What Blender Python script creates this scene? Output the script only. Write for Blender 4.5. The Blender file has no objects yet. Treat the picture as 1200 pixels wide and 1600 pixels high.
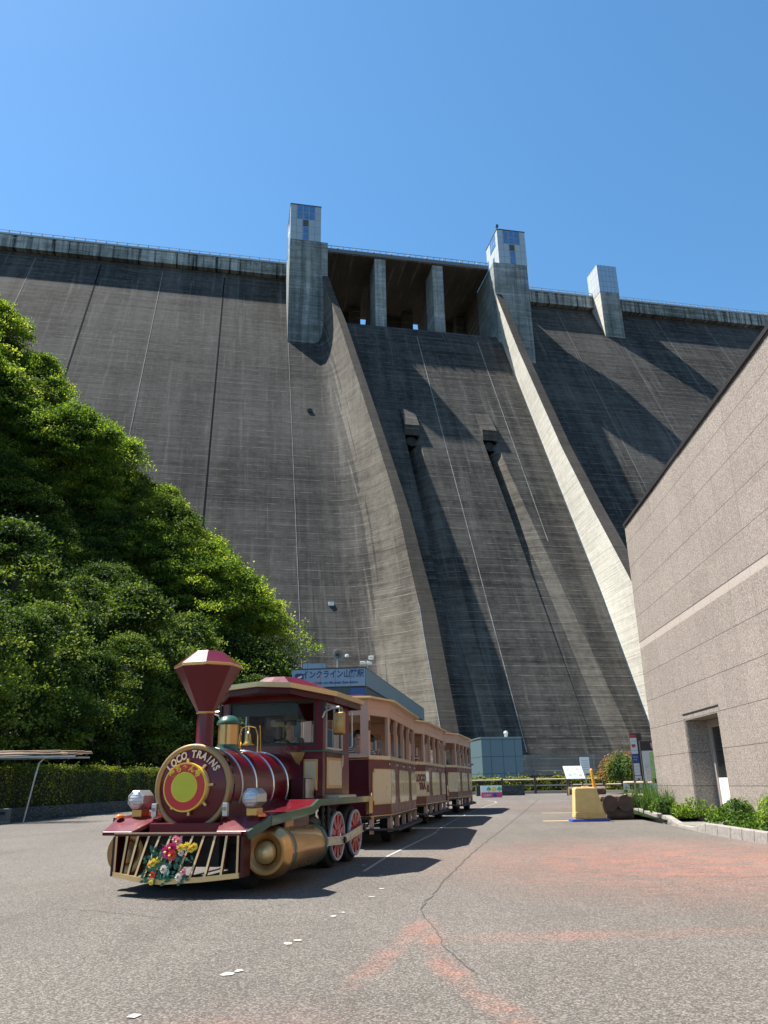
import bpy, bmesh, math, random
from math import sin, cos, tan, pi, radians, atan2, sqrt
from mathutils import Vector, Matrix
random.seed(7)
scene = bpy.context.scene
COL = scene.collection
# ---------------------------------------------------------------- camera, sky, sun, exposure
TILT, ROLL = 0.3382, -0.0190
CAM_H = 1.12
cam_d = bpy.data.cameras.new("camera")
cam_d.sensor_fit = 'VERTICAL'; cam_d.sensor_height = 36.0; cam_d.lens = 36.0 * 1217.1 / 1600.0
cam_d.clip_start = 0.05; cam_d.clip_end = 4000
cam = bpy.data.objects.new("camera", cam_d); COL.objects.link(cam)
_f = Vector((0, cos(TILT), sin(TILT))); _u0 = Vector((0, -sin(TILT), cos(TILT))); _r0 = Vector((1, 0, 0))
_r = cos(ROLL) * _r0 + sin(ROLL) * _u0; _u = -sin(ROLL) * _r0 + cos(ROLL) * _u0
cam.matrix_world = Matrix(((_r.x, _u.x, -_f.x, 0), (_r.y, _u.y, -_f.y, 0), (_r.z, _u.z, -_f.z, CAM_H), (0, 0, 0, 1)))
scene.camera = cam

SUN_AZ = radians(108.5)      # compass heading (from +Y towards +X) in which the light travels
SUN_EL = radians(63.0)
world = bpy.data.worlds.new("World"); scene.world = world; world.use_nodes = True
wn = world.node_tree
bgn = wn.nodes.get("Background"); sky = wn.nodes.new("ShaderNodeTexSky")
sky.sky_type = 'NISHITA'; sky.sun_disc = False
sky.sun_elevation = SUN_EL; sky.sun_rotation = SUN_AZ + pi
sky.altitude = 250; sky.air_density = 1.0; sky.dust_density = 0.25; sky.ozone_density = 3.5
hs_ = wn.nodes.new('ShaderNodeHueSaturation'); hs_.inputs['Saturation'].default_value = 1.16; hs_.inputs['Hue'].default_value = 0.49
wn.links.new(sky.outputs[0], hs_.inputs['Color']); wn.links.new(hs_.outputs[0], bgn.inputs[0]); bgn.inputs[1].default_value = 0.086
sl = bpy.data.lights.new("sun", 'SUN'); sl.energy = 5.0; sl.angle = radians(0.53); sl.color = (1.0, 0.945, 0.86)
so = bpy.data.objects.new("sun", sl); COL.objects.link(so)
_ld = Vector((sin(SUN_AZ) * cos(SUN_EL), cos(SUN_AZ) * cos(SUN_EL), -sin(SUN_EL)))
so.rotation_mode = 'QUATERNION'; so.rotation_quaternion = _ld.to_track_quat('-Z', 'Y'); so.location = (-40, 20, 160)
scene.view_settings.view_transform = 'Standard'; scene.view_settings.look = 'None'
scene.view_settings.exposure = 1.36; scene.view_settings.gamma = 1.0

# ---------------------------------------------------------------- scene graph helpers
def tag(o, label=None, cat=None, group=None, kind=None):
    if label: o['label'] = label
    if cat: o['category'] = cat
    if group: o['group'] = group
    if kind: o['kind'] = kind
    return o
def empty(name, loc=(0, 0, 0), rz=0.0, label=None, cat=None, group=None):
    o = bpy.data.objects.new(name, None); COL.objects.link(o)
    o.location = loc; o.rotation_euler = (0, 0, rz); o.empty_display_size = 0.3
    return tag(o, label, cat, group)
def kids(o): return [c for c in bpy.data.objects if c.parent == o]
def copy_tree(o, parent=None):
    c = o.copy(); COL.objects.link(c)
    if parent is not None: c.parent = parent
    for ch in kids(o): copy_tree(ch, c)
    return c
class MB:
    """collects faces and links them as one mesh object"""
    def __init__(s): s.v = []; s.f = []; s.m = []; s.mi = 0; s.sm = []; s.smooth = False
    def add(s, vs, fs, T=None):
        b = len(s.v)
        s.v += [tuple(T @ Vector(p)) if T else tuple(p) for p in vs]
        for f in fs: s.f.append([i + b for i in f]); s.m.append(s.mi); s.sm.append(s.smooth)
        return s
    def box(s, x0, x1, y0, y1, z0, z1, T=None):
        vs = [(x0,y0,z0),(x1,y0,z0),(x1,y1,z0),(x0,y1,z0),(x0,y0,z1),(x1,y0,z1),(x1,y1,z1),(x0,y1,z1)]
        return s.add(vs, [(0,3,2,1),(4,5,6,7),(0,1,5,4),(1,2,6,5),(2,3,7,6),(3,0,4,7)], T)
    def cbox(s, c, d, T=None):
        return s.box(c[0]-d[0]/2, c[0]+d[0]/2, c[1]-d[1]/2, c[1]+d[1]/2, c[2]-d[2]/2, c[2]+d[2]/2, T)
    def prism(s, poly, a0, a1, axis='z', T=None):
        def P(p, a):
            return {'z': (p[0], p[1], a), 'y': (p[0], a, p[1]), 'x': (a, p[0], p[1])}[axis]
        n = len(poly)
        area = sum(poly[i][0]*poly[(i+1)%n][1]-poly[(i+1)%n][0]*poly[i][1] for i in range(n))
        flip = (area < 0) != (axis == 'y')
        vs = [P(p, a0) for p in poly] + [P(p, a1) for p in poly]
        fs = [list(range(n))[::-1], list(range(n, 2*n))] + [(i, (i+1)%n, n+(i+1)%n, n+i) for i in range(n)]
        if (flip): fs = [list(f)[::-1] for f in fs]
        if a1 < a0: fs = [list(f)[::-1] for f in fs]
        return s.add(vs, fs, T)
    def cyl(s, p0, p1, r0, r1=None, n=16, caps=True, ph=0.0):
        r1 = r0 if r1 is None else r1
        p0 = Vector(p0); p1 = Vector(p1); d = (p1-p0).normalized()
        a = d.orthogonal().normalized()
        if abs(d.z) > .999: a = Vector((1,0,0))
        b = d.cross(a)
        vs = []
        for p, r in ((p0, r0), (p1, r1)):
            for i in range(n):
                t = 2*pi*i/n + ph; vs.append(p + a*(r*cos(t)) + b*(r*sin(t)))
        fs = [(i, (i+1)%n, n+(i+1)%n, n+i) for i in range(n)]
        s.add(vs, fs)
        if caps:
            sm = s.smooth; s.smooth = False
            s.add(vs[:n], [list(range(n))[::-1]]); s.add(vs[n:], [list(range(n))]); s.smooth = sm
        return s
    def lathe(s, prof, c=(0,0,0), axis='z', n=32, ph=0.0, closed=False):
        c = Vector(c)
        ax = {'z': (Vector((1,0,0)), Vector((0,1,0)), Vector((0,0,1))), 'y': (Vector((1,0,0)), Vector((0,0,-1)), Vector((0,1,0))),
              'x': (Vector((0,1,0)), Vector((0,0,1)), Vector((1,0,0)))}[axis]
        vs = []; fs = []
        for r, h in prof:
            for i in range(n):
                t = 2*pi*i/n + ph
                vs.append(c + ax[0]*(r*cos(t)) + ax[1]*(r*sin(t)) + ax[2]*h)
        for k in range(len(prof)-1):
            for i in range(n):
                j = (i+1) % n; fs.append((k*n+i, k*n+j, (k+1)*n+j, (k+1)*n+i))
        return s.add(vs, fs)
    def tube(s, pts, r, n=8):
        pts = [Vector(p) for p in pts]
        rings = []; prev = None
        for i, p in enumerate(pts):
            d = (pts[min(i+1, len(pts)-1)] - pts[max(i-1, 0)]).normalized()
            if prev is None: a = d.orthogonal().normalized()
            else: a = (prev - d*prev.dot(d)).normalized()
            prev = a; b = d.cross(a)
            rr = r[i] if isinstance(r, (list, tuple)) else r
            rings.append([p + a*(rr*cos(2*pi*k/n)) + b*(rr*sin(2*pi*k/n)) for k in range(n)])
        vs = [v for ring in rings for v in ring]; fs = []
        for i in range(len(pts)-1):
            for k in range(n):
                j = (k+1) % n; fs.append((i*n+k, i*n+j, (i+1)*n+j, (i+1)*n+k))
        fs.append(list(range(n))[::-1]); fs.append([len(vs)-n+k for k in range(n)])
        return s.add(vs, fs)
    def grid(s, rows, T=None):
        n = len(rows[0]); vs = [v for r in rows for v in r]; fs = []
        for i in range(len(rows)-1):
            for k in range(n-1): fs.append((i*n+k, i*n+k+1, (i+1)*n+k+1, (i+1)*n+k))
        return s.add(vs, fs, T)
    def build(s, name, mats, parent=None, bevel=0.0, recalc=False, loc=None, seg=2):
        me = bpy.data.meshes.new(name); me.from_pydata(s.v, [], s.f)
        if not isinstance(mats, (list, tuple)): mats = [mats]
        for m in mats: me.materials.append(m)
        me.polygons.foreach_set('material_index', s.m); me.polygons.foreach_set('use_smooth', s.sm)
        if recalc:
            bm = bmesh.new(); bm.from_mesh(me); bmesh.ops.remove_doubles(bm, verts=bm.verts, dist=1e-5)
            bmesh.ops.recalc_face_normals(bm, faces=bm.faces); bm.to_mesh(me); bm.free()
        me.update()
        o = bpy.data.objects.new(name, me); COL.objects.link(o)
        if parent is not None: o.parent = parent
        if loc is not None: o.location = loc
        if bevel > 0:
            b = o.modifiers.new('bevel', 'BEVEL'); b.width = bevel; b.segments = seg; b.limit_method = 'ANGLE'; b.angle_limit = radians(35)
        return o
def structure(name, mb, mats, **k): return tag(mb.build(name, mats, **k), kind='structure')
def text_part(name, body, size, mat, parent, mtx, extrude=0.002, align='CENTER', shear=0.0, offset=0.0, sx=1.0):
    cu = bpy.data.curves.new(name, 'FONT'); cu.body = body; cu.size = size; cu.extrude = extrude; cu.align_x = align; cu.align_y = 'CENTER'
    cu.shear = shear; cu.offset = offset; cu.resolution_u = 3
    t = bpy.data.objects.new(name + '_tmp', cu); COL.objects.link(t)
    bpy.context.view_layer.update()
    me = bpy.data.meshes.new_from_object(t.evaluated_get(bpy.context.evaluated_depsgraph_get()))
    bpy.data.objects.remove(t)
    me.name = name; me.materials.clear(); me.materials.append(mat)
    me.transform(Matrix.Diagonal((sx, 1, 1, 1))); me.transform(mtx)
    o = bpy.data.objects.new(name, me); COL.objects.link(o)
    if parent is not None: o.parent = parent
    return o
def frame(o, x, y):      # matrix with text-x along x, text-y along y
    x = Vector(x).normalized(); y = Vector(y).normalized(); z = x.cross(y)
    o = Vector(o)
    return Matrix(((x.x, y.x, z.x, o.x), (x.y, y.y, z.y, o.y), (x.z, y.z, z.z, o.z), (0,0,0,1)))
def join_meshes(objs, name):
    """one mesh from several text meshes (same material)"""
    bm = bmesh.new()
    for o in objs: bm.from_mesh(o.data)
    me = bpy.data.meshes.new(name); bm.to_mesh(me); bm.free(); me.materials.append(objs[0].data.materials[0])
    o = bpy.data.objects.new(name, me); COL.objects.link(o); o.parent = objs[0].parent
    for q in objs: bpy.data.objects.remove(q)
    return o

# ---------------------------------------------------------------- material helpers
class NT:
    def __init__(s, name):
        s.mat = bpy.data.materials.new(name); s.mat.use_nodes = True; s.t = s.mat.node_tree
        s.bsdf = s.t.nodes['Principled BSDF']; s._tc = None
    def n(s, typ, **k):
        nd = s.t.nodes.new(typ)
        for a, b in k.items(): setattr(nd, a, b)
        return nd
    def link(s, a, b): s.t.links.new(a, b)
    def _in(s, sock, v):
        if v is None: return
        if hasattr(v, 'links') or isinstance(v, bpy.types.NodeSocket): s.link(v, sock)
        elif isinstance(v, (tuple, list)) and len(v) == 3 and sock.type == 'RGBA': sock.default_value = (*v, 1)
        else: sock.default_value = v
    def obj(s):
        if s._tc is None: s._tc = s.n('ShaderNodeTexCoord')
        return s._tc.outputs['Object']
    def mapping(s, vec, scale=(1,1,1), loc=(0,0,0), rot=(0,0,0)):
        m = s.n('ShaderNodeMapping'); s._in(m.inputs[0], vec); m.inputs['Scale'].default_value = scale; m.inputs['Location'].default_value = loc; m.inputs['Rotation'].default_value = rot
        return m.outputs[0]
    def noise(s, vec, scale, detail=4, rough=.55, dist=0.0, col=False):
        m = s.n('ShaderNodeTexNoise'); s._in(m.inputs['Vector'], vec); m.inputs['Scale'].default_value = scale
        m.inputs['Detail'].default_value = detail; m.inputs['Roughness'].default_value = rough; m.inputs['Distortion'].default_value = dist
        return m.outputs['Color' if col else 'Fac']
    def voro(s, vec, scale, feat='F1', out='Distance'):
        m = s.n('ShaderNodeTexVoronoi', feature=feat); s._in(m.inputs['Vector'], vec); m.inputs['Scale'].default_value = scale
        return m.outputs[out]
    def ramp(s, fac, stops):
        r = s.n('ShaderNodeValToRGB'); s._in(r.inputs[0], fac)
        while len(r.color_ramp.elements) > 1: r.color_ramp.elements.remove(r.color_ramp.elements[-1])
        for i, (p, c) in enumerate(stops):
            e = r.color_ramp.elements[0] if i == 0 else r.color_ramp.elements.new(p)
            e.position = p; e.color = (*c, 1) if isinstance(c, (tuple, list)) else (c, c, c, 1)
        return r.outputs[0]
    def mix(s, fac, a, b, mode='MIX'):
        m = s.n('ShaderNodeMix', data_type='RGBA', blend_type=mode); s._in(m.inputs[0], fac); s._in(m.inputs[6], a); s._in(m.inputs[7], b)
        return m.outputs[2]
    def math(s, op, a, b=None, c=None):
        m = s.n('ShaderNodeMath', operation=op); s._in(m.inputs[0], a)
        if b is not None: s._in(m.inputs[1], b)
        if c is not None: s._in(m.inputs[2], c)
        return m.outputs[0]
    def sep(s, vec):
        m = s.n('ShaderNodeSeparateXYZ'); s._in(m.inputs[0], vec); return m.outputs
    def maprange(s, v, a, b, c=0., d=1.):
        m = s.n('ShaderNodeMapRange'); s._in(m.inputs[0], v)
        for i, q in zip((1,2,3,4), (a,b,c,d)): m.inputs[i].default_value = q
        return m.outputs[0]
    def bump(s, h, strength=.3, dist=.01):
        m = s.n('ShaderNodeBump'); s._in(m.inputs['Height'], h); m.inputs['Strength'].default_value = strength; m.inputs['Distance'].default_value = dist
        s.link(m.outputs[0], s.bsdf.inputs['Normal']); return m.outputs[0]
    def set(s, **k):
        names = dict(col='Base Color', rough='Roughness', metal='Metallic', coat='Coat Weight', coatr='Coat Roughness', spec='Specular IOR Level', trans='Transmission Weight', ior='IOR', alpha='Alpha')
        for a, b in k.items(): s._in(s.bsdf.inputs[names[a]], b)
        return s
    def line(s, coord, period, width, offset=0.0):
        """1 on thin lines at offset + k*period"""
        t = s.math('FRACT', s.math('DIVIDE', s.math('SUBTRACT', coord, offset - width/2), period))
        return s.math('LESS_THAN', t, width/period)
def simple(name, col, rough=.5, metal=0., coat=0., var=.12, nscale=6., bumps=0.0, spec=.5):
    t = NT(name); nz = t.noise(t.obj(), nscale, 5, .6)
    lo = tuple(c*(1-var) for c in col); hi = tuple(min(1, c*(1+var)) for c in col)
    t.set(col=t.ramp(nz, [(.3, lo), (.7, hi)]), metal=metal, coat=coat, spec=spec)
    t.set(rough=t.maprange(nz, .3, .7, max(0, rough*.85), min(1, rough*1.15)))
    if bumps: t.bump(t.noise(t.obj(), nscale*8, 4), bumps, .005)
    return t.mat

def concrete(name, base, dark, lift=1.5, fine=.5, streak=.5, form=.0, green=0.0, zoff=0.0, pale=(.5,.48,.43), bumpd=.12, tile=None, bs=.35):
    """aged cast concrete: pour lines, formwork grain, run-off streaks and lichen, all in metres of the object's own frame"""
    t = NT(name); o = t.obj(); x, y, z = t.sep(o)
    big = t.noise(t.mapping(o, (.03, .03, .05)), 1.0, 6, .6)
    rows = t.noise(t.mapping(o, (.035, .035, 1.3)), 1.0, 5, .7)
    rowf = t.noise(t.mapping(o, (.12, .12, 3.6)), 1.0, 4, .7)
    vert = t.noise(t.mapping(o, (1.1, .05, .035)), 1.0, 5, .65)
    vert2 = t.noise(t.mapping(o, (.33, .05, .012)), 1.0, 4, .6)
    mott = t.noise(o, .9, 8, .7)
    f = t.math('ADD', t.math('MULTIPLY', big, .9), t.math('MULTIPLY', rows, .8))
    f = t.math('ADD', f, t.math('MULTIPLY', rowf, .45)); f = t.math('ADD', f, t.math('MULTIPLY', mott, .55))
    f = t.math('ADD', f, t.math('MULTIPLY', vert2, .7))
    f = t.maprange(f, 1.48, 1.98)
    col = t.mix(f, dark, base)
    sm = t.math('MULTIPLY', t.ramp(vert, [(.47, 0.), (.62, 1.)]), streak)
    col = t.mix(sm, col, tuple(c*.38 for c in dark))
    col = t.mix(t.math('MULTIPLY', t.ramp(t.noise(t.mapping(o, (.9, .05, .05), (7, 0, 3)), 1., 5, .7), [(.56, 0.), (.75, 1.)]), .35), col, pale)
    if green: col = t.mix(t.math('MULTIPLY', t.ramp(t.noise(o, .25, 6, .7), [(.45, 0.), (.6, 1.)]), green), col, (.035, .06, .04))
    wob = t.math('ADD', z, t.math('MULTIPLY', t.noise(t.mapping(o, (.4, .1, .4)), 1., 3), .12))
    l1 = t.line(wob, lift, .07, zoff)
    br = t.ramp(t.noise(t.mapping(o, (.35, .1, .7), (3, 1, 9)), 1., 5, .75), [(.42, 0.), (.62, 1.)])
    ldark = t.math('MULTIPLY', l1, .65)
    col = t.mix(ldark, col, tuple(c*.35 for c in dark))
    l2 = t.line(wob, lift, .09, zoff + .1)
    col = t.mix(t.math('MULTIPLY', t.math('MULTIPLY', l2, br), .7), col, pale)
    l3 = t.line(wob, fine, .04, zoff)
    col = t.mix(t.math('MULTIPLY', t.math('MULTIPLY', l3, t.ramp(mott, [(.4, .1), (.65, 1.)])), .35), col, pale)
    if form:
        l4 = t.line(x, form, .05, .3)
        brk = t.ramp(t.noise(t.mapping(o, (.3, .1, .15), (1, 5, 2)), 1., 4, .7), [(.45, 0.), (.6, 1.)])
        col = t.mix(t.math('MULTIPLY', t.math('MULTIPLY', l4, brk), .22), col, pale)
    if tile:
        lt = t.math('MAXIMUM', t.line(x, tile[0], .05), t.line(z, tile[1], .05))
        col = t.mix(t.math('MULTIPLY', lt, .6), col, tuple(c*.4 for c in dark))
    t.set(col=col, rough=.93, spec=.2)
    h = t.math('ADD', t.math('MULTIPLY', mott, .6), t.math('MULTIPLY', rowf, .5)); h = t.math('SUBTRACT', h, t.math('MULTIPLY', l1, .5))
    t.bump(h, bs, bumpd)
    return t.mat
# ---------------------------------------------------------------- the dam: local x = along the axis, y = upstream, z = height above the eye
DAM_AZ = 0.2021; DAM_D = 166.81; HC = 123.8; SL = 0.4986
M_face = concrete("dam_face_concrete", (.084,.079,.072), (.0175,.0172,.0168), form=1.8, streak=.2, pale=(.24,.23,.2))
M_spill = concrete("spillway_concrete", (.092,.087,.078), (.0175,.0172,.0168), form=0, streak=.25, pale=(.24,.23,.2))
M_wallc = concrete("guide_wall_and_lit_concrete", (.16,.145,.12), (.045,.04,.033), form=2.4, streak=.08, pale=(.28,.26,.22))  # guide wall tone, also painted on as sunlight on flank and channel slopes
M_wallsun = concrete("sunlit_wall_concrete", (.60,.58,.51), (.37,.355,.31), form=2.4, streak=.08, pale=(.7,.66,.56), bumpd=.25)  # sunlight put into the concrete colour of left-facing walls
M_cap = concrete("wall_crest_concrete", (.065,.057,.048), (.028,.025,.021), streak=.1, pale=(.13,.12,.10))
M_tower = concrete("tower_concrete", (.36,.39,.385), (.12,.14,.14), lift=2.0, fine=1.0, streak=.6, form=0, green=.3, pale=(.55,.57,.55), bs=.2, tile=(1.85, 2.0))
M_parapet = concrete("parapet_concrete", (.46,.49,.47), (.085,.095,.093), lift=3.2, fine=3.2, streak=1.0, form=0, green=.2, pale=(.6,.63,.6))
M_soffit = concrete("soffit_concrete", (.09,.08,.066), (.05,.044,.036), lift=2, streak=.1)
M_apron = concrete("apron_concrete", (.2,.19,.165), (.12,.112,.1), streak=.1, pale=(.6,.57,.5))
M_jointL = simple("joint_pale", (.2,.19,.17), .9, var=.5, nscale=.8)
M_jointD = simple("joint_dark", (.005,.005,.008), .95, spec=.05)
M_slot = simple("outlet_dark", (.02,.022,.025), .8)
def panel_metal(name, col, px, pz, rough=.35, ox=0., oz=0., axis='x', metal=.6):
    t = NT(name); o = t.obj(); s_ = t.sep(o); x = s_[0 if axis == 'x' else 1]; z = s_[2]
    ln = t.math('MAXIMUM', t.line(x, px, .06, ox), t.line(z, pz, .06, oz))
    nz = t.noise(t.mapping(o, (.5, .5, .1)), 1., 4)
    cell = t.n('ShaderNodeTexWhiteNoise', noise_dimensions='3D')
    sn = t.n('ShaderNodeVectorMath', operation='SNAP'); t._in(sn.inputs[0], t.mapping(o, (1,1,1), (-ox, 0, -oz))); sn.inputs[1].default_value = (px, 50, pz)
    t.link(sn.outputs[0], cell.inputs[0])
    c = t.mix(t.math('MULTIPLY', cell.outputs[0], .25), col, tuple(q*.7 for q in col)); c = t.mix(t.math('MULTIPLY', nz, .2), c, tuple(q*.6 for q in col))
    t.set(col=t.mix(ln, c, tuple(q*.25 for q in col)), rough=rough, metal=metal)
    return t.mat
M_steel = panel_metal("tower_cladding", (.36,.42,.44), 1.44, 2.0, ox=9.9, oz=121.3, rough=.5, metal=.25)
M_steel2 = panel_metal("tower_cladding_second", (.38,.44,.46), 1.46, 2.0, ox=61.3, oz=121.2, rough=.5, metal=.25)
M_steel3 = panel_metal("intake_cladding", (.32,.42,.52), 1.1, 1.66, ox=91.5, oz=121.4, rough=.4, metal=.35)
M_steels = panel_metal("tower_cladding_lit_side", (.46,.48,.47), 1.38, 2.0, oz=121.3, axis='y', rough=.5, metal=.1)  # sun-facing side cladding painted paler than the shaded front
M_glass = simple("blue_glass", (.10,.22,.42), .08, metal=.3, var=.2, nscale=.6)
M_louvre = simple("louvre_dark", (.05,.06,.06), .5)
dam = empty("dam", (-sin(DAM_AZ)*DAM_D, cos(DAM_AZ)*DAM_D, CAM_H), DAM_AZ, "huge dark concrete gravity dam with central spillway chute and two lift towers", "dam")
def plane(z): return SL * (HC - z)
def lerp_tab(tab, x):
    if x <= tab[0][0]: return tab[0][1]
    for (a, b), (c, d) in zip(tab, tab[1:]):
        if x <= c: return b + (d-b)*(x-a)/(c-a)
    return tab[-1][1]
UL = [(-6, 29.8), (6.4, 29.5), (15.4, 29.5), (24.4, 29.5), (32.8, 28.9), (42.3, 28.3), (52.9, 27.0), (65.1, 25.5), (79, 23.7), (94, 21.8), (104, 20.1), (112.5, 18.9), (125, 18.8)]
WL = [(-6, 2.3), (20, 2.4), (50, 1.7), (90, 1.5), (112, 1.4)]
UR = [(-6, 59.4), (30, 60.2), (60, 60.0), (125, 59.7)]
BR_ = [(-6, 14.0), (28, 13.2), (45, 11.0), (60, 9.6), (90, 8.7), (112, 9.0)]
WR = [(-6, 2.2), (40, 2.2), (112, 1.6)]
uL = lambda z: lerp_tab(UL, z); uLo = lambda z: uL(z) - lerp_tab(WL, z)
uR = lambda z: lerp_tab(UR, z); uRo = lambda z: uR(z) + lerp_tab(WR, z)
bL = lambda z: 9.0
bR = lambda z: lerp_tab(BR_, z)
def fillet(D, B, w):
    q = 1 - D/(3.2*w)
    return B * q**2.2 if q > 0 else 0.0
ZS = [-6 + 2.0*i for i in range(0, 60)]          # up to 112
ZT = ZS + [114, 116, 117.5, 119.2]
def wfil(z): return 1.0 + max(0.0, (104 - z)/104)*3.4
DL = [0,.15,.35,.6,.9,1.3,1.8,2.5,3.3,4.4,5.7,7.2,9,11,13.5,17,22,30,45,70,110,190]
rows = []
for z in ZT:
    r = []
    for D in DL[::-1]:
        b = fillet(D, min(bL(z), 14.5 - plane(z) if z > 112 else 99), wfil(z)); v = max(plane(z) + b, 2.3)
        r.append((uLo(z) - D, -v, z))
    rows.append(r)
f = MB(); f.smooth = True; f.grid(rows); f.build("left_face", M_face, dam)
rows = []
for z in ZT:
    r = []
    for D in DL:
        b = fillet(D, min(bR(z), 14.5 - plane(z) if z > 112 else 99), 1.0 + max(0, (70-z)/70)*1.2); v = max(plane(z) + b, 2.3)
        r.append((uRo(z) + D, -v, z))
    rows.append(r)
f = MB(); f.smooth = True; f.grid(rows); f.build("right_face", M_face, dam)
# left guide wall flank: sunlight painted as a paler strip over the fillet
rows = []
for z in ZT[:-4]:
    r = []
    for D in [d for d in DL if d <= 22][::-1]:
        k = (3.2*wfil(z))*.62; D2 = D/22*k
        b = fillet(D2, bL(z), wfil(z)); v = plane(z) + b + .05*(1 - D2/k) - (.12 if D == 22 else 0)
        r.append((uLo(z) - D2, -v, z))
    rows.append(r)
f = MB(); f.smooth = True; f.grid(rows); f.build("guide_wall_lit_strip", M_wallc, dam)
# spillway surface with the two outlet channels cut into it
SB = 2.5
prof_top = [(98.0, None), (100.0, 14.1), (101.2, 13.0), (102.1, 11.6), (102.7, 10.0), (103.0, 8.0), (103.05, 5.0), (102.2, 0.0), (98, -5.0)]
def ch1(z): return (32.1 + max(0, (64-z))*.022, 35.0 + max(0, 57-z)*.055, 3.6*max(0, min(1, (z-14)/50.))**.8, 1.0)
def ch2(z):
    d = 3.5*(z-33)/31. + .35 if z > 33 else .35*max(0, z-2)/31.
    l = 48.0 + max(0, 64-z)*.045; return (l, 51.0 + max(0, 60-z)*.105, min(d, 3.9), 0.9)
def spill_cols(z):
    out = [(uL(z) - .2, 0)]
    a, b = uL(z), 32.0
    for i in range(1, 8): out.append((a + (31.7-a)*i/8 if a < 31.6 else 31.6 + .001*i, 0))
    for ch in (ch1, ch2):
        l, r, d, sl_ = ch(z)
        if z > 66.5: d = 0
        wfloor = max(1.0, (r-l)*.42)
        out += [(l-.02, 0), (l+.02, -d), (l+wfloor, -d), (l + wfloor + (r-l-wfloor)*.3, -d*.55), (r, 0)]
        if ch is ch1: out += [(37.6 + (48.0-37.6)*i/10 + .3, 0) for i in range(0, 10)]
    a = out[-1][0]; e = uR(z) + .4
    out += [(a + (e-a)*i/6, 0) for i in range(1, 7)]
    return out
rows = []
for z in sorted(set(ZS[:52] + [96, 98] + [66.5, 66.49, 14, 33])):
    if z > 98: continue
    rows.append([(u, -(plane(z) + SB + b), z) for u, b in spill_cols(z)])
base_us = [u for u, b in spill_cols(98)]
for z, v in prof_top[1:]: rows.append([(u, -v, z) for u in base_us])
f = MB(); f.grid(rows); nc = len(rows[0])-1
for i in range(len(f.f)):
    if i % nc in (10, 11, 25, 26) and rows[i // nc][0][2] < 63: f.m[i] = 1  # sunlit right slopes of the channels painted in a lighter concrete
f.build("spillway_chute", [M_spill, M_wallc], dam)
# guide wall crests and inner flanks
def guide(name, ui, uo, B, mats, sgn):
    f = MB(); top = []; inn = []
    for z in ZS:
        v = plane(z) + B(z) + .12
        top.append([(uo(z), -v, z), (ui(z), -v, z)])
        inn.append([(ui(z), -v, z), (ui(z) + sgn*.12*B(z), -(plane(z) + B(z)*.55), z), (ui(z) + sgn*.2*B(z)*.6, -(plane(z) + SB - 1.0), z)])
    f.grid(top); f.mi = 1; f.grid(inn); o = f.build(name, mats, dam); return o
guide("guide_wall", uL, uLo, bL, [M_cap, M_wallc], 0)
def uRin(z): return uR(z)
f = MB(); top = []; inn = []
for z in ZS:
    B = bR(z); v = plane(z) + B + .12
    top.append([(uR(z), -v, z), (uRo(z), -v, z)])
    inn.append([(uR(z) + .9, -(plane(z) + SB - 1.2), z), (uR(z) + .75, -(plane(z) + SB + .3), z), (uR(z) + .35, -(plane(z) + B*.6), z), (uR(z), -v, z)])
f.grid(top); f.mi = 1; f.smooth = True; f.grid(inn); f.build("guide_wall", [M_cap, M_wallsun], dam)
# contraction joints
def joint(u0, du, mat, z0=-5, z1=117.0, w=.26, spill=False, wl=True):
    f = MB(); r = []
    n = 60
    for i in range(n+1):
        z = z0 + (z1-z0)*i/n
        u = u0 + du*(117-z)/117
        if spill: v = plane(z) + SB
        else:
            D = (uLo(z) - u) if wl else (u - uRo(z)); b = fillet(max(D, 0), bL(z) if wl else bR(z), wfil(z) if wl else 1.0 + max(0, (70-z)/70)*1.2); v = max(plane(z) + b, 2.3)
        r.append([(u-w/2, -v-.06, z), (u+w/2, -v-.06, z)])
    f.grid(r); f.build("expansion_joint", mat, dam)
for u, m, w in ((-62.4, M_jointL, .1), (-47.9, M_jointL, .11), (-33.4, M_jointD, .26), (-19.3, M_jointL, .12), (-4.9, M_jointD, .26)): joint(u, 0, m, w=w)
joint(9.9, .9, M_jointL, z1=93, w=.11)
joint(39.3, 1.3, M_jointL, spill=True, z1=97.5, z0=4, w=.16); joint(54.0, .6, M_jointL, spill=True, z1=97.5, z0=40, w=.16)
for u in (81.0, 95.2, 109.7, 124.2, 138.7): joint(u, 0, M_jointL, wl=False, w=.09, z1=117.4)
# parapets, crest
for u0, u1 in ((-190, 9.9), (68.5, 330)):
    f = MB(); f.box(u0, u1, -3.9, 4.0, 119.0, 122.3); f.build("parapet", M_parapet, dam)
    f = MB(); f.box(u0, u1, -4.1, -3.4, 122.3, 122.75)
    k = u0 + 1.2
    while k < u1 - 1: f.box(k, k+.18, -3.9, -3.7, 122.75, 123.5); k += 2.4
    f.box(u0, u1, -3.85, -3.75, 123.5, 123.6); f.build("crest_railing", simple("railing_grey", (.30,.33,.35), .5), dam)
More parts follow.
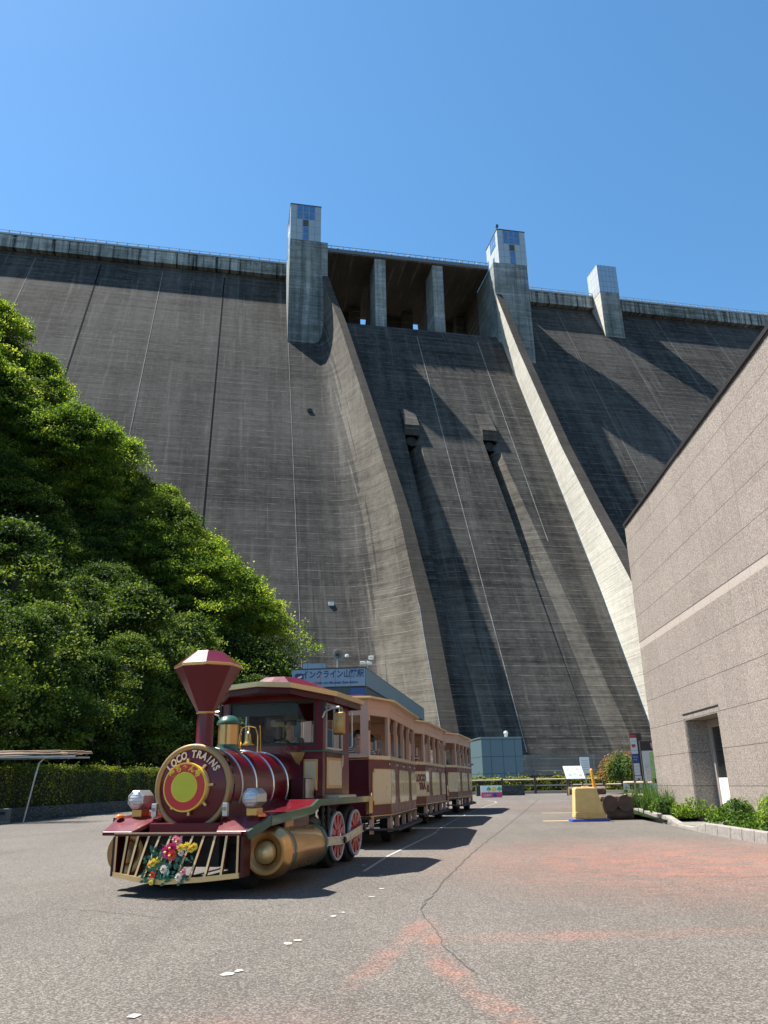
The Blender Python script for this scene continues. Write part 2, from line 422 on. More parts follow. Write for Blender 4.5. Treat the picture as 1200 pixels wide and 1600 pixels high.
# bridge across the gates
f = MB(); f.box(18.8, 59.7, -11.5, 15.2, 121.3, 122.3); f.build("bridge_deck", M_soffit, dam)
f = MB(); f.box(18.8, 59.7, -11.7, -11.5, 121.55, 122.55)
f.box(18.8, 59.7, -11.62, -11.54, 123.3, 123.4)
k = 20.
while k < 59.5: f.box(k, k+.1, -11.62, -11.54, 122.55, 123.3); k += 1.5
f.build("bridge_edge", simple("bridge_edge_grey", (.12,.13,.14), .6), dam)
for i in range(9):
    f = MB(); u = 21.6 + i*4.4; f.box(u-.22, u+.22, -11.95, -11.7, 122.5, 122.95); f.build("bridge_lamp", simple("lamp_white", (.8,.8,.8), .4) if i == 0 else bpy.data.materials["lamp_white"], dam)
for a, b in ((30.75, 33.4), (45.2, 47.85)):
    f = MB(); f.box(a, b, -11.2, -4.5, 96, 121.3)
    f.build("gate_pier", M_tower, dam)
    f = MB(); f.prism([(-4.5, 98), (14.6, 98), (14.6, 104.5), (-1.0, 121.3), (-4.5, 121.3)], a+.6, b-.3, 'x'); f.build("gate_pier_rear", M_soffit, dam)  # darker concrete paints the shade on the rear of the pier
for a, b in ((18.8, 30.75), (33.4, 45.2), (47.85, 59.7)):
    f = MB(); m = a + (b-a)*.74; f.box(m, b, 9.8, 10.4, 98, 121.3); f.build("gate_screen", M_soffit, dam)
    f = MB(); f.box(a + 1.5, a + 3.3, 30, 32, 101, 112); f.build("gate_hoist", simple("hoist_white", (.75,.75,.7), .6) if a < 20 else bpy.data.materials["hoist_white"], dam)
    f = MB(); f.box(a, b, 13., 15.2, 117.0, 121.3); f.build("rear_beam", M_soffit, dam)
# lift towers
def windows(parent, u0, pu, z0, v):
    for (c, r) in [(1,4),(2,4),(3,4),(1,3),(2,3),(3,3),(2,1),(2,0)]:
        f = MB(); f.box(u0+pu*c+.16, u0+pu*(c+1)-.1, -v-.06, -v+.1, z0+2*r+.14, z0+2*r+1.86); f.build("window", M_glass, parent)
    f = MB()
    for k in range(3): f.box(u0+pu*2+.1, u0+pu*3-.1, -v-.1, -v+.1, z0+4.1+.6*k, z0+4.55+.6*k)
    f.build("louvre", M_louvre, parent)
def side_windows(parent, u, z0):
    for (c, r) in [(1,4),(2,4),(3,4),(1,3),(2,3),(3,3),(2,1),(2,0),(5,2),(5,1),(5,0)]:
        f = MB(); y0 = -15 + 1.38*c + .15; f.box(u-.06, u+.1, y0, y0+1.1, z0+2*r+.2, z0+2*r+1.8); f.build("window", M_glass, parent)
def tower(a, b, sa, sb, z1, mst):
    f = MB(); f.box(a, b, -15.0, -2.0, 84, z1); tw = f.build("lift_tower", M_tower, dam)
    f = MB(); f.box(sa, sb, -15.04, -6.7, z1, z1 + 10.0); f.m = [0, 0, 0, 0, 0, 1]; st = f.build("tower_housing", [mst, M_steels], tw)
    windows(tw, sa, (sb-sa)/5, z1, 15.04); side_windows(tw, sa, z1)
    f = MB(); f.box(sa-.1, sb+.1, -15.15, -6.6, z1+10.0, z1+10.2); f.build("roof_edge", M_louvre, tw); return tw
t1 = tower(9.9, 18.8, 9.9, 17.1, 121.3, M_steel)
t2 = tower(59.7, 68.5, 61.3, 68.6, 121.2, M_steel2)
f = MB(); f.cyl((61.6, -14.6, 131.4), (61.6, -14.6, 133.0), .09, n=6); f.box(61.3, 61.9, -14.9, -14.3, 132.3, 132.9); f.build("wind_gauge", M_louvre, t2)
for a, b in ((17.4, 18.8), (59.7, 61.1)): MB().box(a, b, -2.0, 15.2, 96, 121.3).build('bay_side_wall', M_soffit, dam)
tw = MB().box(91.5, 96.9, -8.0, -2.4, 96, 121.35).build("intake_tower", [M_tower, M_wallsun], dam); tw.data.polygons[5].material_index = 1  # left face gets the bright concrete as painted sunlight
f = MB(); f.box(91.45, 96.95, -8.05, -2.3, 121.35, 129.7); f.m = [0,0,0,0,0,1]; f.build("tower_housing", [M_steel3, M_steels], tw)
# wall side of the bridge bays
# outlets
for l, r in ((32.0, 35.0), (48.0, 51.0)):
    z1, z2, z3 = 72.8, 66.8, 64.6
    v1, v2 = plane(z1) + SB - .1, plane(z2) + SB + 1.3
    v3 = v2 - .1
    f = MB(); f.prism([(-v1, z1), (-v2, z2), (-v3, z3), (-(plane(z3) + SB - 2.2), z3)], l, r, 'x'); o = f.build("outlet_hood", M_face, dam)
    f = MB(); m = (l+r)/2; zz = z3 - 1.2
    f.lathe([(1.35, -1.0), (1.35, 1.6), (1.2, 1.6), (1.15, -1.0)], (m, -(plane(zz) + SB - 1.6), zz), 'y', 20); f.build("outlet_pipe", M_jointD, dam)
    f = MB(); f.cyl((m, -(plane(zz)+SB-1.2), zz), (m, -(plane(zz)+SB-1.5), zz), 1.25, n=20); f.build("outlet_shade_disc", M_slot, dam)  # dark disc painted in for the shade inside the pipe
# apron, small details
f = MB(); f.box(8, 75, -(plane(3.8) + SB + 1.4), -(plane(3.8) - 4), -8, 3.6); f.build("toe_block", M_apron, dam)
f = MB(); f.box(-120, 8, -(plane(0)+3.5), -(plane(0)-4), -8, 0.6); f.build("toe_step", M_apron, dam)
for u, z, m in ((14.0, 71, M_slot),):
    v = plane(z) + fillet(uLo(z) - u, bL(z), wfil(z)); f = MB(); f.cyl((u, -v - .25, z+.2), (u, -v + .5, z), .55, n=14); f.build("drain_opening", m, dam)
v = plane(27) + fillet(uLo(27) - 15.6, bL(27), wfil(27)); f = MB(); f.box(15.2, 16.0, -v-.3, -v+.5, 26.6, 27.2); f.build("wall_lamp", bpy.data.materials["lamp_white"], dam)

# ---------------------------------------------------------------- ground
GS = 0.0075
def gz(x, y): return GS * max(-40.0, min(y, 62.0))
def asphalt():
    t = NT("asphalt"); o = t.obj(); x, y, z = t.sep(o)
    sp = t.voro(o, 105., out='Color'); gs = t.sep(sp)[0]
    sp2 = t.noise(o, 150., 3, .6)
    grain = t.math('ADD', t.math('MULTIPLY', gs, .6), t.math('MULTIPLY', sp2, .5))
    col = t.ramp(grain, [(.18, (.046,.042,.037)), (.5, (.082,.073,.065)), (.72, (.152,.136,.119)), (.92, (.25,.225,.195))])
    wet = t.ramp(t.noise(t.mapping(o, (1.2, .16, 1), rot=(0, 0, -.2)), 1.1, 6, .7), [(.56, 1.), (.72, .78)]); col = t.mix(1., col, wet, 'MULTIPLY'); tone = t.noise(o, .22, 5, .6); tone2 = t.noise(t.mapping(o, (.5, .12, 1)), 1., 5, .7)
    col = t.mix(1., col, t.ramp(tone, [(.3, .82), (.7, 1.12)]), 'MULTIPLY')
    col = t.mix(1., col, t.ramp(tone2, [(.35, .88), (.65, 1.08)]), 'MULTIPLY')
    # worn rust-red paint on the right and a trail in front
    def blob(cx, cy, rx, ry, ang=0.):
        m = t.mapping(o, (1, 1, 1), (-cx, -cy, 0)); m = t.mapping(m, rot=(0, 0, ang)); m = t.mapping(m, (1/rx, 1/ry, 0))
        ln = t.n('ShaderNodeVectorMath', operation='LENGTH'); t._in(ln.inputs[0], m)
        return t.maprange(ln.outputs['Value'], 1.0, .25)
    red = blob(4.1, 11.6, 4.2, 5.0)
    red = t.math('MAXIMUM', red, blob(5.2, 10.4, 1.9, 2.6))
    red = t.math('MAXIMUM', red, t.math('MULTIPLY', blob(1.3, 6.5, 1.2, .28), .6))
    red = t.math('MAXIMUM', red, t.math('MULTIPLY', blob(2.6, 6.6, 1.5, .25), .3))
    red = t.math('MAXIMUM', red, t.math('MULTIPLY', blob(-.7, 4.3, .9, .6), .3))
    red = t.math('MAXIMUM', red, t.math('MULTIPLY', blob(7, 33, 5, 9), .22))
    def seg(ax, ay, bx, by, w):
        L = sqrt((bx-ax)**2 + (by-ay)**2); an = atan2(by-ay, bx-ax)
        return blob((ax+bx)/2, (ay+by)/2, L*.62, w, -an)
    for a, b, c, d in ((.29, 7.4, .05, 6.2), (.05, 6.3, -.25, 5.1), (.28, 6.0, .42, 5.0), (.40, 5.1, .72, 4.1), (.29, 7.3, .28, 6.0)):
        red = t.math('MAXIMUM', red, t.math('MULTIPLY', seg(a, b, c, d, .14), .85))
    patch = t.ramp(t.noise(t.mapping(o, (.8, 1.2, 1)), 2.6, 10, .8), [(.36, .25), (.60, 1.)])
    scr = t.ramp(t.noise(t.mapping(o, (1.2, 2.6, 1), rot=(0,0,.35)), 2.2, 6, .75), [(.36, .15), (.6, 1.)])
    cover = t.ramp(grain, [(.2, .35), (.6, 1.)])
    rf = t.math('MULTIPLY', t.math('MULTIPLY', t.math('MULTIPLY', red, patch), scr), cover)
    rc = t.mix(gs, (.19, .070, .048), (.36, .155, .115))
    col = t.mix(t.math('MULTIPLY', rf, .95), col, rc)
    t.set(col=col, rough=.88, spec=.3); t.bump(grain, .85, .004); return t.mat
M_asph = asphalt()
f = MB()
ys = [-40, -10, 0, 3, 6, 10, 15, 22, 30, 40, 50, 62, 80, 105, 150, 400, 1500]
xs = [-1500, -300, -80, -40, -14.2, -8, -3, 0, 3, 8, 14, 30, 80, 300, 1500]
f.grid([[(x, y, gz(x, y)) for x in xs] for y in ys]); structure("ground", f, M_asph)
def ribbon(pts, w, dz=.004, wn=None):
    rows = []; n = len(pts)
    for i, (x, y) in enumerate(pts):
        a = pts[max(i-1, 0)]; b = pts[min(i+1, n-1)]; dx, dy = b[0]-a[0], b[1]-a[1]; L = sqrt(dx*dx+dy*dy)
        ww = (w[i] if isinstance(w, list) else w)/2; nx, ny = -dy/L*ww, dx/L*ww
        rows.append([(x-nx, y-ny, gz(x-nx, y-ny)+dz), (x+nx, y+ny, gz(x+nx, y+ny)+dz)])
    return rows
def wiggle(pts, step, amp):
    out = []
    for (a, b), (c, d) in zip(pts, pts[1:]):
        L = sqrt((c-a)**2+(d-b)**2); n = max(1, int(L/step))
        for i in range(n):
            k = i/n; out.append((a+(c-a)*k + random.uniform(-amp, amp), b+(d-b)*k + random.uniform(-amp, amp)))
    out.append(pts[-1]); return out
M_crack = simple("crack_filler", (.05,.046,.042), .9)
M_paint = simple("worn_white_paint", (.34,.33,.30), .85, var=.5, nscale=45)
M_yel = simple("worn_yellow_paint", (.66,.50,.22), .7, var=.25, nscale=30)
f = MB()
p = wiggle([(7.86, 43.7), (4.19, 26.6), (2.45, 18.6), (1.33, 13.56), (.64, 10.0), (.28, 8.02), (.27, 7.5)], .16, .02)
f.grid(ribbon(p, [random.uniform(.006, .016)*(1 + .03*q[1]) for q in p]))
p = wiggle([(.27, 7.5), (.34, 6.9), (.36, 6.2), (.5, 5.4)], .1, .012); f.grid(ribbon(p, .007))
p = wiggle([(2.6, 10.1), (3.9, 9.7), (5.6, 9.9), (6.4, 9.6)], .2, .02); f.grid(ribbon(p, .012))
p = wiggle([(-3.3, 8.4), (-1.9, 7.6), (-1.0, 8.3)], .2, .03); f.grid(ribbon(p, .008))
structure("road_crack", f, M_crack)
f = MB()
f.grid(ribbon([(-.35, 11.0), (-.04, 13.07), (.97, 18.2)], .045, .005))
x0, y0 = .97, 18.2
for i in range(26):
    k0, k1 = i/26, (i+.6)/26
    P_ = lambda k: (.97 + 4.0*k**1.15, 18.2 + 20.5*k)
    f.grid(ribbon([P_(k0), P_(k1)], .05, .005))
f.grid(ribbon([(4.97, 38.7), (5.15, 40.5), (5.0, 42.5), (4.4, 44.2), (3.4, 45)], .07, .005))
for x, y, s_ in ((-.51, 7.56, .09), (-.44, 7.75, .07), (-.76, 6.39, .10), (-.70, 6.5, .08), (-1.02, 5.47, .10), (-.97, 5.55, .07), (-1.32, 4.59, .09), (-.1, 9.3, .08), (-.2, 8.7, .08), (-.12, 10.5, .09), (-.38, 11.8, .1)):
    rr = [(x + s_*.30*cos(a)*1.3 + random.uniform(-.012, .012), y + s_*.45*sin(a) + random.uniform(-.012, .012)) for a in [k*pi/3.5 for k in range(7)]]
    f.add([(a, b, gz(a, b) + .005) for a, b in rr], [list(range(7))])
structure("road_marking", f, M_paint)
f = MB(); f.grid(ribbon([(4.05, 22.2), (4.75, 22.1)], .16, .005)); f.grid(ribbon([(4.9, 26.9), (6.3, 26.7)], .12, .005)); structure("yellow_road_marking", f, M_yel)

# ---------------------------------------------------------------- granite-clad building on the right
WA = 0.0552
bld = empty("granite_building", (7.3, 19.0, 0), -WA, "windowless building clad in pink grey granite panels with a recessed doorway, right of the road", "building")
def granite(name, lit=1.0, joints=True, band=True):
    t = NT(name); o = t.obj(); x, y, z = t.sep(o)
    g = t.voro(o, 75., out='Color'); gr = t.sep(g)[0]; n2 = t.noise(o, 120., 3, .7)
    q = t.math('ADD', t.math('MULTIPLY', gr, .65), t.math('MULTIPLY', n2, .45))
    col = t.ramp(q, [(.15, (.115,.096,.083)), (.42, (.205,.172,.148)), (.62, (.27,.23,.198)), (.9, (.46,.40,.355))])
    sn = t.n('ShaderNodeVectorMath', operation='SNAP'); t._in(sn.inputs[0], t.mapping(o, (1,1,1), (0, -.25, -.22))); sn.inputs[1].default_value = (9, 1.15, .77)
    wn_ = t.n('ShaderNodeTexWhiteNoise', noise_dimensions='3D'); t.link(sn.outputs[0], wn_.inputs[0])
    col = t.mix(1., col, t.ramp(wn_.outputs[0], [(0., .93), (1., 1.05)]), 'MULTIPLY')
    big = t.noise(o, .5, 5, .7); col = t.mix(1., col, t.ramp(big, [(.3, .93), (.7, 1.05)]), 'MULTIPLY')
    drip = t.ramp(t.noise(t.mapping(o, (3, 3, .22)), 1.5, 5, .7), [(.55, 1.), (.8, .82)]); col = t.mix(1., col, drip, 'MULTIPLY')
    jl = 0.0
    if joints:
        hz = t.math('MAXIMUM', t.math('MULTIPLY', t.line(z, .77, .014, .22), t.math('LESS_THAN', z, 4.6)), t.math('MULTIPLY', t.line(z, .77, .014, 5.77), t.math('GREATER_THAN', z, 5.2)))
        vz = t.math('MULTIPLY', t.line(y, 1.15, .013, .25), .7)
        jl = t.math('MAXIMUM', hz, vz)
        if band:
            b_ = t.math('MULTIPLY', t.math('GREATER_THAN', z, 4.82), t.math('LESS_THAN', z, 5.0))
            col = t.mix(t.math('MULTIPLY', b_, .75), col, t.mix(gr, (.37,.315,.27), (.50,.44,.39)))
            e_ = t.math('MULTIPLY', t.math('GREATER_THAN', z, 5.0), t.math('LESS_THAN', z, 5.025)); jl = t.math('MAXIMUM', jl, e_)
        col = t.mix(jl, col, (.07, .06, .055))
        h = t.math('SUBTRACT', t.math('MULTIPLY', q, .3), jl)
        t.bump(h, .5, .006)
    t.set(col=col, rough=.62, spec=.35); return t.mat
M_gran = granite("granite_panels"); M_gran2 = granite("granite_reveal", band=False)
D0, D1 = -1.38, .95
f = MB()
f.box(0, .4, D1, 4.25, -.3, 8.66); f.box(0, .4, D0, D1, 2.51, 8.66); f.box(0, .4, -24, D0, -.3, 8.66)
f.box(.4, 14, 3.85, 4.25, -.3, 8.66); f.box(.4, 14, -24, -23.6, -.3, 8.66); f.box(13.6, 14, -23.6, 3.85, -.3, 8.66)
f.build("wall", M_gran, bld)
f = MB(); f.box(.4, .55, D1, D1+.3, -.3, 2.9); f.box(.4, .55, D0-.3, D0, -.3, 2.9); f.box(.4, .55, D0, D1, 2.51, 2.9); f.build("door_reveal", M_gran2, bld)
f = MB(); f.box(.02, .55, D1-.02, D1, -.2, 2.5); f.build("reveal_lining", M_gran2, bld)
f = MB(); f.box(-.012, .012, D1+.03, D1+.09, .1, 2.56); f.build("door_surround", M_gran2, bld)
f = MB(); f.box(-.02, .45, D0-.12, D1+.14, 2.66, 2.672); f.build("drip_edge", M_louvre, bld)
M_white = simple("door_white", (.78,.76,.70), .5, var=.05, nscale=3)
M_dglass = simple("door_glass_dark", (.012,.014,.014), .12)
M_frame = simple("door_frame_metal", (.42,.36,.32), .4, metal=.3)
f = MB(); f.box(.5, .6, D1-.22, D1-.02, .02, 2.5); f.box(.5, .6, D0, D0+.08, .02, 2.5); f.box(.5, .6, D0+.08, D1-.22, 2.32, 2.5); f.build("door_frame", M_frame, bld, bevel=.008)
dr = MB().box(.53, .59, D0+.08, D1-.22, .1, 1.16).build("door", M_white, bld, bevel=.006)
MB().box(.545, .575, D0+.1, D1-.24, 1.16, 2.32).build("door_glass", M_dglass, dr)
MB().box(.51, .53, D0+.14, D0+.18, .95, 1.1).build("door_handle", M_frame, dr)
f = MB(); f.box(-.035, 14.1, -24.1, 4.30, 8.66, 8.755); f.build("roof_edge", simple("roof_flashing", (.045,.042,.045), .4, metal=.4), bld)
f = MB(); f.box(.0, 14.0, -24, 4.2, 8.55, 8.658); f.build("roof", M_louvre, bld)
f = MB(); f.box(.45, .56, D0, D1, -.25, .08); f.build("door_step", M_apron, bld)
# ---------------------------------------------------------------- vegetation
def leaf_mat(name, c1, c2, c3, trans=.35, rough=.6):
    t = NT(name); o = t.obj()
    oi = t.n('ShaderNodeObjectInfo'); geo = t.n('ShaderNodeNewGeometry')
    nz = t.noise(geo.outputs['Position'], .55, 3, .6)
    at = t.n('ShaderNodeAttribute', attribute_name='tint')
    k = t.math('ADD', t.math('MULTIPLY', nz, .5), t.math('MULTIPLY', at.outputs['Fac'], .5))
    k = t.math('ADD', k, t.math('MULTIPLY', t.math('SUBTRACT', oi.outputs['Random'], .5), .22))
    col = t.ramp(k, [(.25, c1), (.5, c2), (.8, c3)])
    t.set(col=col, rough=rough, spec=.12)
    tr = t.n('ShaderNodeBsdfTranslucent'); t.link(t.mix(1., col, (1.5, 1.7, .7), 'MULTIPLY'), tr.inputs[0])
    mx = t.n('ShaderNodeMixShader'); mx.inputs[0].default_value = trans
    out = t.t.nodes['Material Output']; t.link(t.bsdf.outputs[0], mx.inputs[1]); t.link(tr.outputs[0], mx.inputs[2]); t.link(mx.outputs[0], out.inputs[0])
    return t.mat
M_leaf = leaf_mat("tree_leaves", (.016,.034,.009), (.10,.155,.022), (.42,.43,.07), trans=.45)
M_leafshade = leaf_mat("shade_toned_leaves", (.010,.022,.007), (.042,.075,.015), (.22,.26,.04), trans=.28)  # understory shade put into the leaf colour
M_hedge = leaf_mat("hedge_leaves", (.025,.045,.008), (.11,.14,.012), (.40,.37,.03), trans=.25)
M_shrub = leaf_mat("low_shrub_leaves", (.030,.065,.010), (.085,.15,.018), (.20,.27,.035), trans=.3)
M_redl = leaf_mat("red_shrub_leaves", (.05,.10,.02), (.16,.14,.03), (.38,.12,.05), trans=.25)
M_grassb = leaf_mat("grass_blades", (.05,.09,.02), (.11,.18,.04), (.26,.33,.10), trans=.3)
def bark():
    t = NT("bark"); o = t.obj(); n_ = t.noise(t.mapping(o, (6, 6, 1.2)), 2., 6, .7)
    t.set(col=t.ramp(n_, [(.3, (.035,.028,.022)), (.7, (.13,.11,.085))]), rough=.9); t.bump(n_, .6, .02); return t.mat
M_bark = bark()
class Leaves:
    def __init__(s, rnd): s.v = []; s.f = []; s.t = []; s.r = rnd
    def leaf(s, p, L, W, nrm=None, tint=None):
        r = s.r; n_ = Vector((r.gauss(0,1), r.gauss(0,1), r.gauss(0,1)+1.1)) if nrm is None else nrm
        n_.normalize(); a = n_.orthogonal().normalized(); a.rotate(Matrix.Rotation(r.uniform(0, 2*pi), 3, n_)); b = n_.cross(a)
        k = len(s.v); p = Vector(p)
        s.v += [p - a*L*.5, p + b*W*.5 + n_*W*.12, p + a*L*.5, p - b*W*.5 + n_*W*.12]
        s.f.append((k, k+1, k+2, k+3)); s.t.append(r.random() if tint is None else tint)
    def mesh(s, name, mat):
        me = bpy.data.meshes.new(name); me.from_pydata([tuple(v) for v in s.v], [], s.f); me.materials.append(mat)
        at = me.attributes.new('tint', 'FLOAT', 'FACE'); at.data.foreach_set('value', s.t); me.update(); return me
def crown_mesh(name, mat, R, H, z0, nspray, per, leaf, seed, flat=.45, spray=1.5):
    """sprays of leaves on the shell and inside of an uneven crown, layered, with gaps"""
    r = random.Random(seed); L = Leaves(r); dirs = []; lobes = [(r.uniform(0, 2*pi), r.uniform(.1, .9), r.uniform(.75, 1.2)) for _ in range(9)]
    tips = []
    for i in range(nspray):
        a = r.uniform(0, 2*pi); h = r.random()**.85
        prof = (sin(pi*min(1, .12 + h*.88)**.75))**.6
        lb = max([.72] + [m*max(0, 1 - (abs((a-b+pi) % (2*pi) - pi))/1.1 - abs(h-c)*1.3) + .3 for b, c, m in lobes])
        rad = R*prof*min(1.15, lb)*(r.uniform(.3, 1.0)**.5)*(1.18 if r.random() < .12 else 1.0)
        c = Vector((rad*cos(a), rad*sin(a), z0 + H*h)); sr = spray*r.uniform(.6, 1.25); tn = r.uniform(0, 1)
        droop = r.uniform(.05, .3); tips.append(c); out = Vector((cos(a), sin(a), 0))
        tb = .12 + .76*tn
        for k in range(per):
            q = r.random()**.6; an = r.uniform(0, 2*pi)
            d = Vector((cos(an), sin(an)*.8, 0))*q*sr; d.rotate(Matrix.Rotation(a, 3, 'Z'))
            zz = r.gauss(0, flat*.35)*sr - droop*q*sr*max(0, d.normalized().dot(out) if d.length else 0)
            L.leaf(c + d + Vector((0, 0, zz)), leaf*r.uniform(.7, 1.3), leaf*r.uniform(.45, .7), tint=min(1, max(0, tb + r.gauss(0, .16))))
    return L.mesh(name, mat), tips
def trunk_mesh(name, H, r0, tips, seed, lean=.4):
    r = random.Random(seed); f = MB(); f.smooth = True
    pts = [(0, 0, -1.0)]; x = y = 0
    for i in range(1, 7):
        x += r.uniform(-lean, lean)*.5; y += r.uniform(-lean, lean)*.5; pts.append((x, y, H*i/6))
    f.tube(pts, [r0*(1 - .13*i) for i in range(7)], 9)
    for t_ in r.sample(tips, min(22, len(tips))):
        k = r.randint(1, 4); b = Vector(pts[k]).lerp(Vector(pts[k+1]), r.random()); e = t_
        if e.z < b.z: b = Vector(pts[1])
        m = b.lerp(e, .5) + Vector((r.uniform(-.4, .4), r.uniform(-.4, .4), r.uniform(.1, .7)))
        f.tube([b, m, e], [r0*.38, r0*.2, r0*.06], 6)
    return f
variants = []
for i, (R, H, z0, ns, per, lf, mat, tr) in enumerate([
        (5.2, 9.5, 2.2, 185, 190, .25, M_leaf, .32), (4.4, 11.5, 2.0, 175, 190, .24, M_leaf, .28), (6.0, 9.0, 2.6, 205, 190, .255, M_leaf, .36),
        (4.6, 10.0, 1.6, 175, 180, .25, M_leafshade, .3), (3.6, 7.0, 1.0, 130, 160, .22, M_leaf, .2), (5.4, 8.0, 1.2, 190, 180, .25, M_leafshade, .3)]):
    me, tips = crown_mesh("crown", mat, R, H, z0, ns, per, lf, 100+i, spray=1.5 if i != 4 else 1.1)
    tm = trunk_mesh("trunk", z0 + H*.75, tr, tips, 300+i)
    variants.append((me, tm))
tree_protos = []
for me, tm in variants:
    t = empty("broadleaf_tree", (0, 0, 0), 0)
    c = bpy.data.objects.new("crown", me); COL.objects.link(c); c.parent = t
    tm.build("trunk", M_bark, t); tree_protos.append([t, False])
TREE_LABELS = []
def place_tree(vi, x, y, z, s, rz, label):
    pr = tree_protos[vi]
    if not pr[1]: o = pr[0]; pr[1] = True
    else: o = copy_tree(pr[0])
    o.location = (x, y, z); o.rotation_euler = (0, 0, rz); o.scale = (s, s, s*1.0)
    tag(o, label, "tree", "broadleaf trees on the wooded slope"); return o
# wooded slope: rises to the left and towards the dam
def slope_z(x, y):
    if y < 20: k = .1
    else: k = .1 + min(1, (y-20)/50.)*1.0
    foot = -13.4 if y < 55 else -13.4 + (min(y, 100)-55)*.04
    d = max(0, foot - x)
    base = gz(x, y)
    up = max(0.0, min(d*2.4, 1.05*(-x) - 4.0)); low = min(d*k, 75*k); q = max(0.0, min(1.0, (y-68)/13.0)); q = q*q*(3-2*q)
    return base + low*(1-q) + max(low, min(up, 52))*q + .35*sin(x*.35)*sin(y*.22)*min(1, d/6)
f = MB(); f.smooth = True
xs_ = [-13.4 + (0 if i == 0 else -1.2*i - .05*i*i) for i in range(0, 34)]
ys_ = [-30, -15, 0] + [8 + 4*i for i in range(0, 32)]
f.grid([[(x, y, slope_z(x, y) - (.05 if i else 0)) for i, x in enumerate(xs_)] for y in ys_][::-1])
def soil():
    t = NT("forest_floor"); o = t.obj(); n_ = t.noise(o, .8, 8, .7); n2 = t.noise(o, 6., 5, .7)
    t.set(col=t.mix(n2, t.ramp(n_, [(.35, (.008,.016,.005)), (.65, (.022,.036,.010))]), (.012,.022,.007)), rough=.95, spec=.05); t.bump(n2, .8, .1); return t.mat
structure("hillside", f, soil())
rt = random.Random(11)
# silhouette row: (pixel x, pixel y of crown top in the survey) turned into ground positions once and written out as metres
sil = [(-48.5, 84, 58.0), (-44.5, 86, 54.0), (-41.0, 83, 50.0), (-36.5, 85, 45.0), (-33.0, 82, 40.5), (-29.6, 86, 37.0), (-26.5, 88, 35.0), (-23.2, 85, 31.5), (-20.5, 87, 28.0), (-18.6, 85, 25.2), (-16.6, 86, 23.2), (-13.8, 88, 19.6), (-12.2, 90, 18.0), (-11.6, 84, 14.2), (-54.0, 86, 61.0)]
names = {0: "spreading", 1: "tall", 2: "broad", 3: "dark", 4: "small", 5: "dense dark"}  # the dark kinds carry leaves toned down for understory shade
def ht(vi): return {0: 11.7, 1: 13.5, 2: 11.6, 3: 11.6, 4: 8.0, 5: 9.2}[vi]
nth = {}
def tl(kind, where): return f"{kind} green {where}"
placed = []
for i, (x, y, zt) in enumerate(sil):
    vi = [0, 2, 1, 0, 2, 0, 1, 2, 0, 2, 0, 4, 4, 4, 1][i]; s = rt.uniform(.95, 1.1)
    placed.append((vi, x, y, zt + [1.5,-1,.8,-.6,1.2,-1,.6,-1.2,.8,-.8,.6,-.3,.6,0,0][i] - ht(vi)*s, s, rt.uniform(0, 6.28)))
# slope below the silhouette
for row, (y, z_frac) in enumerate([]):
    for k in range(9):
        x = -14.0 - k*4.1 - (row % 2)*2 + rt.uniform(-1.2, 1.2); yy = y + rt.uniform(-2, 2)
        lim = 58.0 * (-x)/48.5 * (yy/85.0)**.0
        zt = (0.70*(-x)*1.18 + 5) * (z_frac + .25) + rt.uniform(-1.5, 1.5)
        ray = -x/yy
        top = yy * (.0 + 1.19*ray)   # silhouette height along this line of sight
        zt = min(zt, top*.9)
        vi = rt.choice([0, 1, 2, 3, 5]); s = rt.uniform(.8, 1.05)
        placed.append((vi, x, yy, zt - ht(vi)*s, s, rt.uniform(0, 6.28)))
for k in range(9):
    y = 30 + k*4.6; x = -15.9 - rt.uniform(0, 1.5); vi = rt.choice([3, 5, 3, 5]); s = rt.uniform(.58, .76)
    if y > 52: s = rt.uniform(.8, 1.0)
    placed.append((vi, x, y, slope_z(x, y) - .4, s, rt.uniform(0, 6.28)))
for k in range(6):
    y = 40 + k*5.; x = -21.5 - rt.uniform(0, 2); vi = rt.choice([3, 5]); s = rt.uniform(.8, .95)
    placed.append((vi, x, y, slope_z(x, y) - .4, s, rt.uniform(0, 6.28)))
TAB = [(.12, .15), (.135, .226), (.193, .296), (.215, .306), (.272, .388), (.347, .452), (.427, .528), (.502, .614), (.57, .69), (.7, .8)]
for j in range(13):
    for li, lv in enumerate((.92, .78, .64, .5, .37)):
        ray = .15 + j*.047 + (li % 2)*.022 + rt.uniform(-.008, .008); yy = 84 - 22*(1-lv) + rt.uniform(-2, 2)
        top = yy*lerp_tab(TAB, ray)*lv + 1.1; vi = rt.choice([0, 1, 2, 0, 3, 5]); s = rt.uniform(.75, 1.0)
        if lv < .7: s *= .85; vi = rt.choice([3, 5])  # lower trees take the darker leaves as painted shade
        placed.append((vi, -ray*yy, yy, top - ht(vi)*s, s, rt.uniform(0, 6.28)))
for ray, top, vi in ((.44, .52, 2), (.50, .50, 0), (.56, .50, 2), (.53, .42, 3), (.47, .46, 1), (.60, .44, 0)): placed.append((vi, -ray*76, 76, top*76 + 1 - ht(vi), 1.0, ray*40))
for j in range(16):
    yy = rt.uniform(38, 84); xx = -(.62 + .045*(j % 5))*yy - 2; placed.append((rt.choice([0, 1, 2, 3, 5]), xx, yy, slope_z(xx, yy) - .3, rt.uniform(.9, 1.2), j*1.1))
_pl = []
for (vi, x, y, z, s, r) in placed:      # keep every tree rooted on the slope
    g = slope_z(x, y) - .3
    if z > g: s = min(s*(z - g + ht(vi)*s)/(ht(vi)*s), 1.8 if x < -16 else 1.2); z = g
    else: z = max(z, g - .35*ht(vi)*s)
    _pl.append((vi, x, y, z, s, r))
placed = _pl
def where(p):
    vi, x, y, z, s, r = p
    px = 600 + 1290*x/y; top = z + ht(vi)*s
    return px, top
